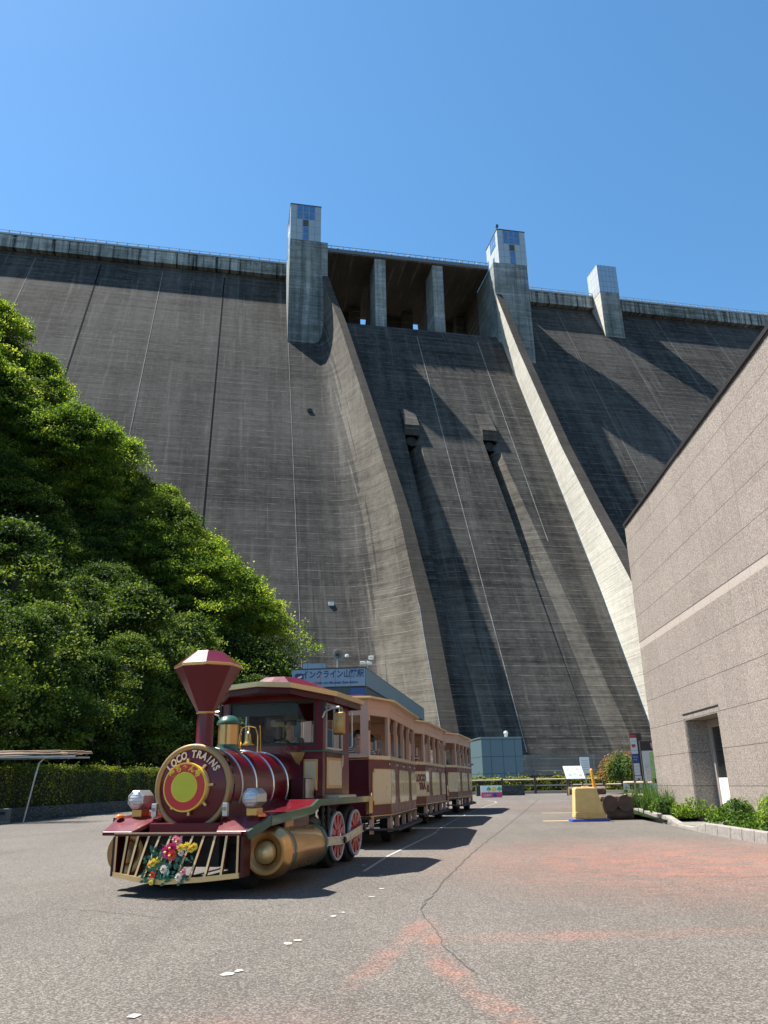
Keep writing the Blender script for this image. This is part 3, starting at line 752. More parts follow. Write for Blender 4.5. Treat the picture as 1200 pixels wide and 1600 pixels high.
order = sorted(placed, key=lambda p: where(p)[0])
_o = "first second third fourth fifth sixth seventh eighth ninth tenth eleventh twelfth thirteenth fourteenth fifteenth sixteenth seventeenth eighteenth nineteenth".split()
ORD = _o + [w for t_, u_ in (("twenty", "twentieth"), ("thirty", "thirtieth"), ("forty", "fortieth"), ("fifty", "fiftieth")) for w in [u_] + [t_ + "-" + q for q in _o[:9]]]
cnt = {}
def tree_label(kind, band, i):
    k = cnt.get((kind, band), 0); cnt[(kind, band)] = k+1
    return f"{ORD[k]} {kind} tree from the left {band}"
for i, p in enumerate(order):
    vi, x, y, z, s, r = p; px, top = where(p)
    fr = min(99, max(0, px/12.0)); el = top/y
    band = "at the top edge of the wood" if i in [order.index(q) for q in placed[:15]] else ("low behind the clipped hedge" if top < 13 else "in the middle of the wooded slope")
    if -x/y > .61: band = "beyond the left edge of the view"
    lab = tree_label(names[vi], band, i)
    place_tree(vi, x, y, z, s, r, lab)
# hedge and stone wall on the left
def hedge_obj(name, path, w, h, z0, mat, dens, leaf, seed, core):
    r = random.Random(seed); L = Leaves(r)
    for (a, b), (c, d) in zip(path, path[1:]):
        ln = sqrt((c-a)**2 + (d-b)**2); dx, dy = (c-a)/ln, (d-b)/ln; nx, ny = -dy, dx
        area = ln*(2*h + w); n_ = int(area*dens)
        for i in range(n_):
            s_ = r.uniform(0, ln); q = r.uniform(0, 2*h + w)
            wob = .06*sin(s_*2.1) + .05*sin(s_*5.3+1)
            if q < h: off, zz, nn = -w/2 + wob, q, Vector((-nx, -ny, .25))
            elif q < h + w: off, zz, nn = q - h - w/2, h + wob + r.uniform(-.03, .09)*(1 + (r.random() < .05)*3), Vector((0, 0, 1))
            else: off, zz, nn = w/2 + wob, q - h - w, Vector((nx, ny, .25))
            off += r.uniform(-.07, .05)*(1 if off > 0 else -1); x = a + dx*s_ + nx*off; y = b + dy*s_ + ny*off
            nn = nn + Vector((r.gauss(0, .6), r.gauss(0, .6), r.gauss(0, .5)))
            L.leaf((x, y, gz(x, y) + z0 + zz), leaf*r.uniform(.7, 1.3), leaf*r.uniform(.5, .75), nn)
    o = empty(name, (0, 0, 0))
    lo = bpy.data.objects.new("foliage", L.mesh("foliage", mat)); COL.objects.link(lo); lo.parent = o
    f = MB()
    for (a, b), (c, d) in zip(path, path[1:]):
        ln = sqrt((c-a)**2 + (d-b)**2); dx, dy = (c-a)/ln, (d-b)/ln; nx, ny = -dy*(w/2-.1), dx*(w/2-.1)
        P_ = [(a+nx, b+ny), (a-nx, b-ny), (c-nx, d-ny), (c+nx, d+ny)]
        zz = [gz(*p) + z0 for p in P_]
        f.add([(p[0], p[1], z) for p, z in zip(P_, zz)] + [(p[0], p[1], z + h - .1) for p, z in zip(P_, zz)], [(0,3,2,1),(4,5,6,7),(0,1,5,4),(1,2,6,5),(2,3,7,6),(3,0,4,7)])
    f.build("branch_core", core, o); return o
M_core = simple("hedge_core", (.014,.017,.008), .95)
hp = [(-13.55, 16), (-13.3, 28.1), (-12.85, 31), (-12.6, 35), (-12.0, 40), (-11.9, 47), (-11.8, 58)]
h1 = hedge_obj("clipped_hedge", hp, 1.1, 1.32, .42, M_hedge, 330, .085, 5, M_core)
tag(h1, "long clipped yellow-green hedge on a low stone wall at the foot of the wood", "hedge")
def stone():
    t = NT("dry_stone"); o = t.obj(); m = t.mapping(o, (1, 1, 1.7)); v = t.voro(m, 4.5, 'DISTANCE_TO_EDGE'); c = t.sep(t.voro(m, 4.5, out='Color'))[0]; n_ = t.noise(o, 12, 6, .7)
    col = t.mix(n_, t.ramp(c, [(0, (.035,.035,.033)), (1, (.10,.10,.095))]), (.06,.065,.05)); col = t.mix(t.math('LESS_THAN', v, .035), col, (.008,.008,.007))
    t.set(col=col, rough=.9); t.bump(t.math('ADD', t.math('MULTIPLY', v, 1.5), t.math('MULTIPLY', n_, .4)), 1., .05); return t.mat
M_stone = stone()
def wall_path(name, path, w, z0, z1, mat, parent=None):
    f = MB(); r_ = ribbon(path, w, 0)
    n_ = len(path)
    vs = [(a[0], a[1], a[2]+z0) for a, b in r_] + [(b[0], b[1], b[2]+z0) for a, b in r_] + [(a[0], a[1], a[2]+z1) for a, b in r_] + [(b[0], b[1], b[2]+z1) for a, b in r_]
    A_ = lambda i: i; B_ = lambda i: n_+i; C_ = lambda i: 2*n_+i; D_ = lambda i: 3*n_+i; fs = []
    for i in range(n_-1): fs += [(A_(i), A_(i+1), C_(i+1), C_(i)), (B_(i+1), B_(i), D_(i), D_(i+1)), (C_(i), C_(i+1), D_(i+1), D_(i))]
    fs += [(A_(0), C_(0), D_(0), B_(0)), (A_(n_-1), B_(n_-1), D_(n_-1), C_(n_-1))]
    f.add(vs, fs); return f.build(name, mat, parent, recalc=True)
sw = wall_path("stone_wall", [(x+.62, y) for x, y in hp], .5, -.2, .44, M_stone)
tag(sw, "low dark stone retaining wall under the long hedge on the left", "wall")
# dead-bamboo awning on a bent pole, left edge
aw = empty("bamboo_awning", (-11.4, 27.2, gz(0, 27.2)), 0, "flat roof of bundled dry bamboo poles on a thin bent steel post, left edge", "awning")
M_bam = simple("dry_bamboo", (.20,.13,.085), .8, var=.6, nscale=5)
M_post = simple("galvanised_post", (.42,.43,.42), .4, metal=.5)
r_ = random.Random(3)
for i in range(30):
    x0 = -4.2 + r_.uniform(-.6, .6); x1 = r_.uniform(.2, 1.25); yy = r_.uniform(-1.0, .9); z_ = 2.03 + r_.uniform(0, .2)
    MB().tube([(x0, yy, z_), ((x0+x1)/2, yy + r_.uniform(-.05, .05), z_ + r_.uniform(-.02, .04)), (x1, yy + r_.uniform(-.1, .1), z_ + r_.uniform(-.04, .05))], [.03, .027, .02], 6).build("bamboo_pole", M_bam, aw)
MB().tube([(-.55, 0, -.05), (-.35, 0, 1.3), (-.25, 0, 1.85), (-.1, 0, 2.0), (.15, 0, 2.03)], .028, 8).build("post", M_post, aw)
MB().box(-3.2, -3.14, -.03, .03, 0, 2.05).build("post", M_post, aw)
MB().box(-4.3, 1.2, -.72, -.66, 1.99, 2.04).build("cross_bar", M_post, aw); MB().box(-4.3, 1.2, .55, .61, 1.99, 2.04).build("cross_bar", M_post, aw)
bk = empty("concrete_block", (-12.35, 26.6, gz(0, 26.6)), .1, "upright grey concrete block standing by the end of the stone wall", "block")
f = MB(); f.box(-.2, .2, -.15, .15, 0, .46); f.build("block_body", M_apron, bk, bevel=.02); MB().box(-.12, .12, -.17, -.15, .28, .36).build("slot", M_slot, bk)

# ---------------------------------------------------------------- far edge of the square: hedge, rail, kerb, boards
hp2 = [(3.0, 60.2), (8.5, 59.6), (14, 58), (19, 55), (24, 50)]
h2 = hedge_obj("border_hedge", hp2, 1.6, .95, .05, M_hedge, 170, .14, 9, M_core)
tag(h2, "low bright yellow-green hedge along the far edge of the square, below the dam", "hedge")
k2 = wall_path("far_kerb", [(3, 58.9), (8.5, 58.3), (13.6, 56.8), (18.2, 53.9), (23, 49)], .35, -.1, .17, simple("kerb_stone", (.30,.28,.24), .85, nscale=20)); tag(k2, kind='structure')
rl = empty("post_and_rail_fence", (0, 0, 0), 0, "brown two-rail fence with dark posts in front of the far low hedge", "fence")
M_rail = simple("brown_rail", (.33,.27,.20), .7, var=.3, nscale=8); M_dpost = simple("dark_post", (.055,.045,.038), .8)
pts = [(3.5, 58.3), (5.7, 58.1), (7.9, 57.8), (10.1, 57.2), (12.3, 56.5), (14.4, 55.5), (16.3, 54.2), (18.0, 52.8)]
for x, y in pts: MB().cyl((x, y, gz(x, y)-.1), (x, y, gz(x, y)+1.02), .085, n=8).build("post", M_dpost, rl)
for zz in (.55, .93):
    MB().tube([(x, y, gz(x, y)+zz) for x, y in pts], .05, 6).build("rail", M_rail, rl)
def bar_between(name, a, b, r, mat, parent): return MB().tube([a, b], r, 8).build(name, mat, parent)
# low dark wall + colourful DAM panel
w3 = MB().box(5.6, 8.7, 53.2, 53.7, .2, 1.02).build("low_wall", M_stone); tag(w3, "short low dark block wall beside the small picture panel", "wall")
pn = empty("picture_panel", (5.85, 47.5, gz(0, 47.5)), .12, "small picture panel with trees, a sun and the word DAM on pink", "panel")
pn.scale = (.56, .6, .56)
M_pw = simple("panel_white", (.75,.8,.78), .5, var=.03); M_pink = simple("panel_pink", (.72,.06,.14), .5, var=.05); M_pgreen = simple("panel_green", (.08,.42,.12), .5); M_pyel = simple("panel_yellow", (.85,.62,.08), .5); M_pblue = simple("panel_blue", (.03,.08,.35), .5)
MB().box(-1.1, 1.1, -.03, .03, .05, 1.22).build("board", M_pw, pn); MB().box(-1.09, 1.09, -.036, -.03, .06, .56).build("pink_field", M_pink, pn)
for cx in (-.25, 1.0-.15):
    f = MB(); f.prism([(cx-.25, .75), (cx+.25, .75), (cx+.2, .95), (cx, 1.12), (cx-.2, .95)], -.04, -.036, 'y'); f.box(cx-.04, cx+.04, -.04, -.036, .58, .75); f.build("tree_picture", M_pgreen, pn)
MB().cyl((.3, -.036, .85), (.3, -.043, .85), .24, n=14).build("sun_picture", M_pyel, pn); MB().cyl((.35, -.036, .32), (.35, -.043, .32), .22, n=14).build("blue_disc", M_pblue, pn)
text_part("lettering", "DAM", .36, M_pw, pn, frame((-.45, -.04, .26), (1,0,0), (0,0,1)))
# toe buildings
bb = empty("steel_clad_hut", (12.35, 88.0, .3), .14, "plain blue-grey steel panel hut at the toe of the dam right of the train", "hut")
M_blue = panel_metal("hut_panels", (.10,.17,.20), 1.35, 1.75, oz=.1, rough=.45, metal=.1)
MB().box(-2.35, 2.15, 0, 5, -1, 5.5).build("wall", M_blue, bb); MB().box(-2.4, 2.2, -.05, 5.05, 5.5, 5.62).build("roof_edge", simple("blue_trim", (.16,.22,.25), .4, metal=.3), bb)
MB().lathe([(.001, 6.35), (.2, 6.3), (.26, 6.1), (.18, 5.9), (.15, 5.6)], (.9, 1.5, 0), n=12).build("roof_vent", M_white, bb)
st = empty("station_building", (-1.65, 60.0, .4), 0, "blue-grey cable car base station with a lettered fascia behind the train", "building")
def fascia(name, col, pitch, axis):
    t = NT(name); s_ = t.sep(t.obj()); c = s_[0 if axis == 'x' else 1]
    ln = t.line(c, pitch, .03); n_ = t.noise(t.mapping(t.obj(), (.5, .5, .2)), 2, 4)
    t.set(col=t.mix(ln, t.mix(n_, tuple(q*.85 for q in col), tuple(q*1.1 for q in col)), tuple(q*.3 for q in col)), rough=.4, metal=.15); return t.mat
M_fa = fascia("fascia_panels", (.23,.30,.38), 1.15, 'x'); M_fb = fascia("ribbed_cladding", (.16,.23,.26), .62, 'y'); M_fc = simple("station_wall", (.035,.05,.06), .35)
# far end direction of the flank
FL = 35.4; fdx, fdy = 5.9, 34.9
poly = [(0, 0), (fdx, fdy), (fdx-6, fdy+1), (-5.65, .45)]
zt_ = 9.25
MB().prism(poly, zt_-1.36, zt_, 'z').build("fascia_core", M_fc, st)
MB().prism([(x*.985-.05, y*.985+.2) for x, y in poly], -.5, zt_-1.36, 'z').build("wall", M_fc, st)
MB().box(-5.65, 0.0, -.04, .02, zt_-1.34, zt_-.03, Matrix.Rotation(-.0795, 4, 'Z')).build("sign_fascia", M_fa, st)
a_ = atan2(fdx, fdy); MB().box(.0, .06, 0.05, FL, zt_-1.34, zt_-.03, Matrix.Rotation(-a_, 4, 'Z')).build("side_fascia", M_fb, st)
MB().prism([(x*1.004, y*1.002-.05) for x, y in poly], zt_, zt_+.07, 'z').build("roof_edge", M_louvre, st)
M_ind = simple("indigo_lettering", (.012,.02,.12), .4)
rot = Matrix.Rotation(-.0795, 4, 'Z')
text_part("station_name", "インクライン山麓駅", .64, M_ind, st, rot @ frame((-2.48, -.06, zt_-.44), (1,0,0), (0,0,1)), offset=.012, sx=.83)
text_part("station_name_small", "Incline (Cable car) Mountain Base station", .245, M_ind, st, rot @ frame((-2.6, -.06, zt_-1.05), (1,0,0), (0,0,1)), offset=.006)
lg = MB().prism([(-5.35, zt_-.95), (-4.85, zt_-.95), (-4.75, zt_-.85), (-4.75, zt_-.4), (-4.85, zt_-.3), (-5.3, zt_-.3), (-5.4, zt_-.4), (-5.4, zt_-.85)], -.09, -.045, 'y', rot).build("logo_tile", M_ind, st)
MB().prism([(-5.25, zt_-.72), (-4.9, zt_-.62), (-4.85, zt_-.45), (-5.2, zt_-.58)], -.1, -.09, 'y', rot).build("logo_mark", M_white, lg)
MB().box(-1.15, .0, -.02, .02, zt_-2.4, zt_-1.5, rot).build("blue_panel", simple("deep_blue", (.02,.07,.22), .4), st)
MB().prism([(-5.0, 2.0), (-3.2, 2.0), (-4.8, 3.5)], zt_+.07, zt_+.7, 'z').build("roof_light", M_fa, st)
hs = empty("horn_loudspeaker", (-3.75, 60.1, 9.72), .25, "round grey horn loudspeaker on the station roof edge", "loudspeaker")
f = MB(); f.smooth = True; f.lathe([(.08, .5), (.1, .25), (.2, .05), (.42, -.25), (.44, -.25), (.22, .1), (.12, .5), (.0, .52)], (0, 0, .95), 'y', 20); f.build("horn", simple("horn_grey", (.25,.24,.22), .5), hs)
MB().cyl((0, .3, 0), (0, .3, .9), .05, n=8).build("mount", M_post, hs); MB().lathe([(.0, .1), (.14, .05), (.16, -.1), (.0, -.16)], (.75, .2, .98), 'z', 12).build("driver_unit", M_white, hs)
cc = empty("security_cameras", (-1.5, 60.5, 9.72), 0, "white security camera cluster on the corner of the station roof", "camera")
MB().cyl((0, 0, 0), (0, 0, .55), .05, n=8).build("mount", M_post, cc)
for dx, dz in ((-.35, .35), (.3, .75), (.15, .3)): MB().box(dx-.2, dx+.2, -.3, .15, dz-.1, dz+.12).build("camera_housing", M_white, cc, bevel=.03)

# ---------------------------------------------------------------- bushes, boards and street things on the right
def leafball(name, c, R, H, n_, leaf, mat, seed, mat2=None, core=True):
    r = random.Random(seed); L = Leaves(r)
    for i in range(n_):
        a = r.uniform(0, 2*pi); e = math.asin(r.uniform(-.25, 1)); q = r.uniform(.72, 1.06)*(1 + .12*sin(a*3 + seed) + .1*sin(a*7))
        L.leaf((R*q*cos(e)*cos(a), R*q*cos(e)*sin(a), H*.45 + H*.55*q*sin(e)), leaf*r.uniform(.7, 1.3), leaf*r.uniform(.45, .7), Vector((cos(e)*cos(a), cos(e)*sin(a), sin(e)+.3)) + Vector((r.gauss(0, .6), r.gauss(0, .6), r.gauss(0, .6))), tint=min(1, max(0, .35 + .4*sin(a*2.3+1) + r.gauss(0, .2))) )
    o = empty(name, c)
    l = bpy.data.objects.new("foliage", L.mesh("foliage", mat)); COL.objects.link(l); l.parent = o
    f = MB(); f.smooth = True
    for k in range(5): f.tube([(0, 0, -.1), (R*.2*cos(k*1.3), R*.2*sin(k*1.3), H*.35), (R*.6*cos(k*1.3), R*.6*sin(k*1.3), H*.75)], [.05, .035, .012], 6)
    f.build("stems", M_bark, o); return o
b = leafball("rounded_bush", (15.0, 52.6, gz(0, 52)+.1), 1.4, 2.3, 5200, .15, M_redl, 4); tag(b, "rounded bush of green and rusty red leaves behind the rail fence", "bush")
bi = empty("map_stand", (11.15, 49.6, gz(0, 49)), .15, "slanted white information board with coloured pictures on a low stand", "information board")
bi.scale = (.62, .62, .75)
M_paper = simple("board_paper", (.72,.75,.70), .4, var=.04)
T_ = Matrix.Translation((0, 0, 1.75)) @ Matrix.Rotation(radians(-38), 4, 'X')
MB().box(-.95, .95, -.04, 0, -.62, .62, T_ @ Matrix.Shear('XZ', 4, (.0, .0)) if False else T_).build("board", M_paper, bi)
for cx, cz, m in ((-.6, .3, M_pgreen), (-.1, .35, M_pyel), (.4, .3, M_pink), (-.5, -.25, M_pblue), (0, -.2, M_pgreen), (.55, -.3, M_pblue), (.6, .05, M_pyel)):
    MB().box(cx-.16, cx+.16, -.046, -.04, cz-.1, cz+.1, T_).build("picture", simple("print_"+m.name, tuple(min(1, .45 + .5*q) for q in m.node_tree.nodes['Color Ramp'].color_ramp.elements[0].color[:3]), .5, var=.02), bi)
for s_ in (-.8, .8): MB().box(s_-.05, s_+.05, .0, .1, 0, 1.6).build("leg", M_dpost, bi)
ns = empty("notice_sign", (11.95, 50.0, gz(0, 50)), 0, "white notice sheet on a thin post right of the slanted board", "sign")
MB().box(-.28, .28, -.03, 0, 1.25, 2.2).build("sheet", M_paper, ns); MB().box(-.03, .03, 0, .05, 0, 1.3).build("post", M_post, ns)
for k in range(5): MB().box(-.2, .2, -.035, -.03, 1.45+.13*k, 1.48+.13*k).build("text_line", M_post, ns)
# pylon sign, map sign
M_brown = simple("sign_brown", (.055,.045,.042), .5)
py = empty("timetable_pylon", (8.28, 27.3, gz(0, 27.3)), -.15, "tall narrow brown pylon with white and blue notices beside the granite wall", "sign")
MB().box(-.16, .22, 0, .12, -.1, 2.45).build("column", M_brown, py, bevel=.006)
def sheet(par, x0, x1, z0, z1, mat, nm="notice", y=-.006, lines=0, lm=None):
    o = MB().box(x0, x1, y, y+.005, z0, z1).build(nm, mat, par)
    for k in range(lines):
        zz = z1 - (z1-z0)*(k+1)/(lines+1); MB().box(x0+.02, x1-.02-.04*(k % 3), y-.002, y, zz-.006, zz+.006).build("text_line", lm or M_post, o)
M_pwh = simple("notice_white", (.78,.77,.74), .4, var=.03); M_bl2 = simple("notice_blue", (.04,.09,.32), .4); M_rd2 = simple("notice_red", (.55,.06,.05), .4)
sheet(py, -.15, .06, 2.3, 2.4, M_rd2); sheet(py, -.15, .06, 1.78, 2.29, M_pwh, lines=4); sheet(py, -.12, .0, 2.0, 2.08, M_rd2, y=-.012)
sheet(py, -.14, .06, 1.5, 1.77, M_bl2, lines=2, lm=M_pwh); sheet(py, -.13, .06, 1.1, 1.48, M_pwh, lines=3); sheet(py, -.13, .08, .7, 1.08, M_pwh, lines=4); sheet(py, -.05, .02, .93, 1.0, M_rd2, y=-.012); sheet(py, -.1, .1, .35, .66, M_pwh, lines=2)
mp = empty("map_sign", (8.15, 25.4, gz(0, 25.4)), -.1, "tall dark sign with a green and blue park map and letter N", "sign")
MB().box(-.3, .32, 0, .1, -.1, 2.12).build("column", M_brown, mp, bevel=.006)
t = NT("park_map"); o_ = t.obj(); n_ = t.noise(o_, 7., 4, .7, 1.); x_, y_, z_ = t.sep(o_)
mc = t.ramp(n_, [(.38, (.62,.74,.30)), (.48, (.30,.62,.14)), (.55, (.68,.80,.42)), (.64, (.16,.48,.30)), (.72, (.72,.45,.2))]); mc = t.mix(t.math('GREATER_THAN', t.math('ADD', t.math('MULTIPLY', z_, -1.), t.math('MULTIPLY', n_, .3)), -.68), mc, (.12,.50,.68))
t.set(col=mc, rough=.35); M_map = t.mat
sheet(mp, -.27, .27, .2, 1.82, M_pwh, "map_border"); sheet(mp, -.05, .24, .62, 1.78, M_map, "map", y=-.009); sheet(mp, -.24, -.06, .95, 1.45, M_pwh, y=-.014, lines=7); sheet(mp, -.24, -.06, .3, .9, M_map, "map", y=-.009)
text_part("letter", "N", .2, simple("pale_pink", (.75,.38,.38), .4), mp, frame((.1, -.012, 1.97), (1,0,0), (0,0,1)), offset=.01)
sc_ = empty("wall_camera", (7.98, 24.4, 2.26), 0, "small black security camera on the map sign top by the wall", "camera")
MB().cyl((0, 0, -.12), (0, 0, .05), .03, n=8).build("mount", M_pwh, sc_); MB().box(-.05, .07, -.12, .06, .05, .14).build("camera_housing", M_slot, sc_, bevel=.01)
# timber-look rail fence near the planter
fr = empty("log_rail_fence", (0, 0, 0), 0, "short dark log-post fence with round rails among the planter grass", "fence")
for x, y, h_ in ((8.05, 26.9, .95), (7.95, 24.7, 1.0)): MB().cyl((x, y, gz(x, y)-.1), (x, y, gz(x, y)+h_), .085, n=12).build("post", M_dpost, fr, bevel=.01)
for zz in (.5, .88): bar_between("rail", (7.85, 27.6, .2+zz), (8.05, 26.9, .2+zz), .045, M_rail, fr); bar_between("rail", (8.05, 26.9, .2+zz), (7.95, 24.7, .18+zz), .045, M_rail, fr)
for x, y in ((7.86, 24.7), (7.86, 27.5)):
    o = empty("hanging_notice", (x, y-.1, gz(x, y)+.45), -.1, "white notice sheet tied to the log fence near the map sign" if y < 27 else "small white notice sheet tied to the far end of the log fence", "notice"); MB().box(-.1, .1, -.01, 0, -.1 if y < 27 else .2, .42).build("sheet", M_pwh, o); MB().box(-.06, .06, -.013, -.01, .25, .28).build("text_line", M_post, o)
# yellow plastic barrier with blue foot
ya = empty("water_barrier", (5.16, 21.75, gz(0, 21.7)), .03, "worn yellow plastic barrier with sloping sides standing on a blue foot", "barrier")
ya.scale = (.87, .9, .96)
M_yb = simple("sun_faded_yellow", (.62,.44,.17), .55, var=.12, nscale=5); M_bf = simple("blue_plastic", (.03,.07,.42), .45)
f = MB(); f.prism([(-.44, .06), (.50, .06), (.28, .83), (.24, .86), (-.34, .86), (-.38, .83)], -.17, .17, 'y'); o = f.build("shell", M_yb, ya, bevel=.025)
for k in range(3):
    zz = .12 + .045*k; MB().box(-.45+.012*k, .485-.012*k, -.19, .19, zz, zz+.02).build("rib", M_yb, ya, bevel=.006)
MB().box(-.12, .1, -.04, .04, .86, .895).build("handle", M_yb, ya, bevel=.01); MB().box(-.55, .58, -.24, .24, -.01, .06).build("foot", M_bf, ya, bevel=.02)
cn = empty("traffic_pole_cone", (5.75, 22.9, gz(0, 22.9)), 0, "orange pole cone with a red lower part behind the yellow barrier", "cone")
cn.rotation_euler = (0, -.09, 0)
f = MB(); f.smooth = True; f.lathe([(.075, .55), (.06, .62), (.045, .95), (.04, 1.25), (.03, 1.3), (.0, 1.31)], n=14); f.build("pole", simple("cone_orange", (.80,.33,.02), .4), cn)
f = MB(); f.smooth = True; f.lathe([(.2, .0), (.17, .03), (.10, .3), (.078, .55)], n=14); f.build("red_base", simple("cone_red", (.65,.03,.02), .4), cn)
M_log = simple("dark_log", (.075,.048,.035), .75, var=.4, nscale=7, bumps=.4); M_logt = simple("log_top", (.16,.11,.085), .75, var=.3, nscale=9)
for (x, y, nm, w, d, h) in ((6.05, 22.6, "front log bench of thick dark timbers beside the yellow barrier", 1.0, 1.1, .6), (6.2, 26.0, "rear log bench of dark round timbers behind the cone", 1.15, .7, .75)):
    o = empty("log_bench", (x, y, gz(x, y)), .02, nm, "bench", "log benches beside the kerb")
    if d > 1:
        for k in range(2): MB().cyl((-.22 + .40*k, -d/2, h*.68), (-.22 + .40*k, d/2, h*.68), .205, n=18).build("seat_log", M_log, o, bevel=.02)
        MB().box(-.45, .42, -d/2+.03, d/2-.03, h*.84, h*.98).build("seat_top", M_logt, o, bevel=.02)
        MB().cyl((-.32, -.3, .17), (.32, -.3, .17), .2, n=16).build("support_log", M_log, o); MB().box(-.3, .44, -.4, .4, 0, .3).build("support_block", M_log, o, bevel=.05)
    else:
        MB().cyl((-w/2, 0, h*.9), (w/2, 0, h*.9), .12, n=16).build("seat_log", M_logt, o); MB().box(-w/2+.1, w/2-.1, -.2, .2, h*.86, h).build("seat_top", M_logt, o, bevel=.03)
        MB().cyl((.0, 0, 0), (.0, 0, h*.8), .15, n=14).build("support_log", M_log, o); MB().box(.1, w/2, -.15, .15, 0, h*.7).build("support_block", M_log, o, bevel=.04)
# kerb of the planter, with its step down at the door
M_kerb = simple("planter_kerb", (.23,.21,.19), .85, var=.25, nscale=14, bumps=.3)
kp = [(6.15, 10.2), (6.13, 12.4), (6.14, 13.8), (6.15, 15.3), (6.2, 16.6), (6.3, 17.7), (6.45, 18.9), (6.52, 19.9), (6.62, 20.9), (6.85, 22.3), (7.15, 24.2), (7.3, 25.6)]
i = 0
def kh(y): return .19 if y < 16.6 else (.19 - (y-16.6)*.13 if y < 17.6 else (.06 if y < 18.9 else min(.19, .06 + (y-18.9)*.13)))
f = MB(); L_ = 0
seg_pts = []
for (a, b), (c, d) in zip(kp, kp[1:]):
    n_ = max(1, round(sqrt((c-a)**2+(d-b)**2)/.6))
    for k in range(n_): seg_pts.append((a+(c-a)*k/n_, b+(d-b)*k/n_))
seg_pts.append(kp[-1])
kr = empty("planter_kerb", (0, 0, 0), 0, "grey stone kerb edging the planted strip below the granite building", "kerb")
for (a, b), (c, d) in zip(seg_pts, seg_pts[1:]):
    L2 = sqrt((c-a)**2+(d-b)**2); dx, dy = (c-a)/L2, (d-b)/L2; e = .006
    a2, b2, c2, d2 = a+dx*e, b+dy*e, c-dx*e, d-dy*e; nx, ny = dy*.18, -dx*.18; g = gz(a, b); h0, h1 = kh(b), kh(d)
    f = MB(); f.add([(a2, b2, g-.1), (a2+nx, b2+ny, g-.1), (c2+nx, d2+ny, g-.1), (c2, d2, g-.1), (a2+.025, b2, g+h0), (a2+nx, b2+ny, g+h0), (c2+nx, d2+ny, g+h1), (c2+.025, d2, g+h1)], [(0,3,2,1),(4,5,6,7),(0,1,5,4),(1,2,6,5),(2,3,7,6),(3,0,4,7)])
    f.build("kerb_stone", M_kerb, kr, bevel=.015, recalc=True)
f = MB(); f.box(6.5, 7.74, 17.32, 20.0, -.1, .205); st_ = f.build("door_slab", M_apron); tag(st_, "flat pale concrete slab in front of the recessed doorway", "doorstep")
f = MB(); f.grid([[(6.34, y, gz(6, y)+kh(y)-.04), (7.5, y, gz(6, y)+.16)] for y in (9, 14, 16.5, 17.3)]); f.grid([[(6.34+.05*max(0, y-17.5), y, gz(6, y)+.1), (7.75, y, gz(6, y)+.16)] for y in (19.7, 21, 23, 26, 29)]); structure("planter_soil", f, soil())
def cover(name, pts_fn, n_, leaf, mat, seed, hfn):
    r = random.Random(seed); L = Leaves(r)
    for i in range(n_):
        x, y = pts_fn(r); h_ = hfn(x, y, r)
        L.leaf((x, y, gz(x, y) + .14 + h_*r.random()**.6), leaf*r.uniform(.6, 1.4), leaf*r.uniform(.45, .7), Vector((r.gauss(0, .7), r.gauss(0, .7), r.uniform(.3, 1.2))))
    o = bpy.data.objects.new(name, L.mesh(name, mat)); COL.objects.link(o); tag(o, kind='stuff'); return o
def kx(y): return lerp_tab([(q[1], q[0]) for q in kp], y)
def hh(x, y, r): return max(.04, (.13 + .12*sin(y*2.3) + .12*sin(y*5.1+x*3))*(1.3 if x > kx(y)+.5 else .9))
c1 = cover("ground_cover_plants", lambda r: ((lambda y: (kx(y) + .2 + r.random()*.95, y))(r.uniform(19.5, 27.8))), 11000, .075, M_shrub, 21, hh)
tag(c1, "bright green ground cover between kerb and wall, far side of the doorway", "ground cover")
c2 = cover("ground_cover_plants", lambda r: ((lambda y: (kx(y) + .22 + r.random()*.95, y))(r.uniform(10, 17.3))), 11000, .07, M_shrub, 22, lambda x, y, r: max(.04, (.17 + .14*sin(y*1.9+1) + .1*sin(y*4.3+x*3))))
tag(c2, "bright green ground cover between kerb and wall, near side of the doorway", "ground cover")
def tuft(c, h_, n_, seed, label, spread=.5):
    r = random.Random(seed); f = MB()
    for i in range(n_):
        a = r.uniform(0, 2*pi); L = h_*r.uniform(.55, 1.1); o_ = spread*r.uniform(.3, 1.1); x0, y0 = r.gauss(0, .09), r.gauss(0, .09)
        prev = None; w = .011; ca, sa = cos(a), sin(a); rows = []
        for k in range(5):
            q = k/4; x = x0 + ca*o_*q*q; y = y0 + sa*o_*q*q; z = L*(q - .28*q*q*o_/spread); ww = w*(1-q*.9)
            rows.append([(x - sa*ww, y + ca*ww, z), (x + sa*ww, y - ca*ww, z)])
        f.grid(rows)
    o = f.build("grass_tuft", M_grassb); o.location = c; tag(o, label, "plant", "long-bladed grass tufts in the planter"); return o
for i, (x, y, h_, n_) in enumerate([(7.3, 24.9, .9, 130), (7.4, 23.6, 1.1, 190), (7.15, 22.9, .85, 130), (7.4, 22.0, .9, 120), (6.95, 15.2, .8, 90), (6.95, 13.6, 1.1, 150), (6.75, 12.7, .85, 90)]):
    lab = ["far tuft of long grass behind the log fence post", "largest arching grass tuft below the map sign", "arching grass tuft in front of the log fence post", "grass tuft against the granite wall left of the doorway", "thin grass tuft just right of the doorway", "tall arching grass tuft at the right picture edge", "nearest grass tuft beside the kerb at the right edge"][i]
    tuft((x, y, gz(x, y)+.12), h_, n_, 50+i, lab, .55)
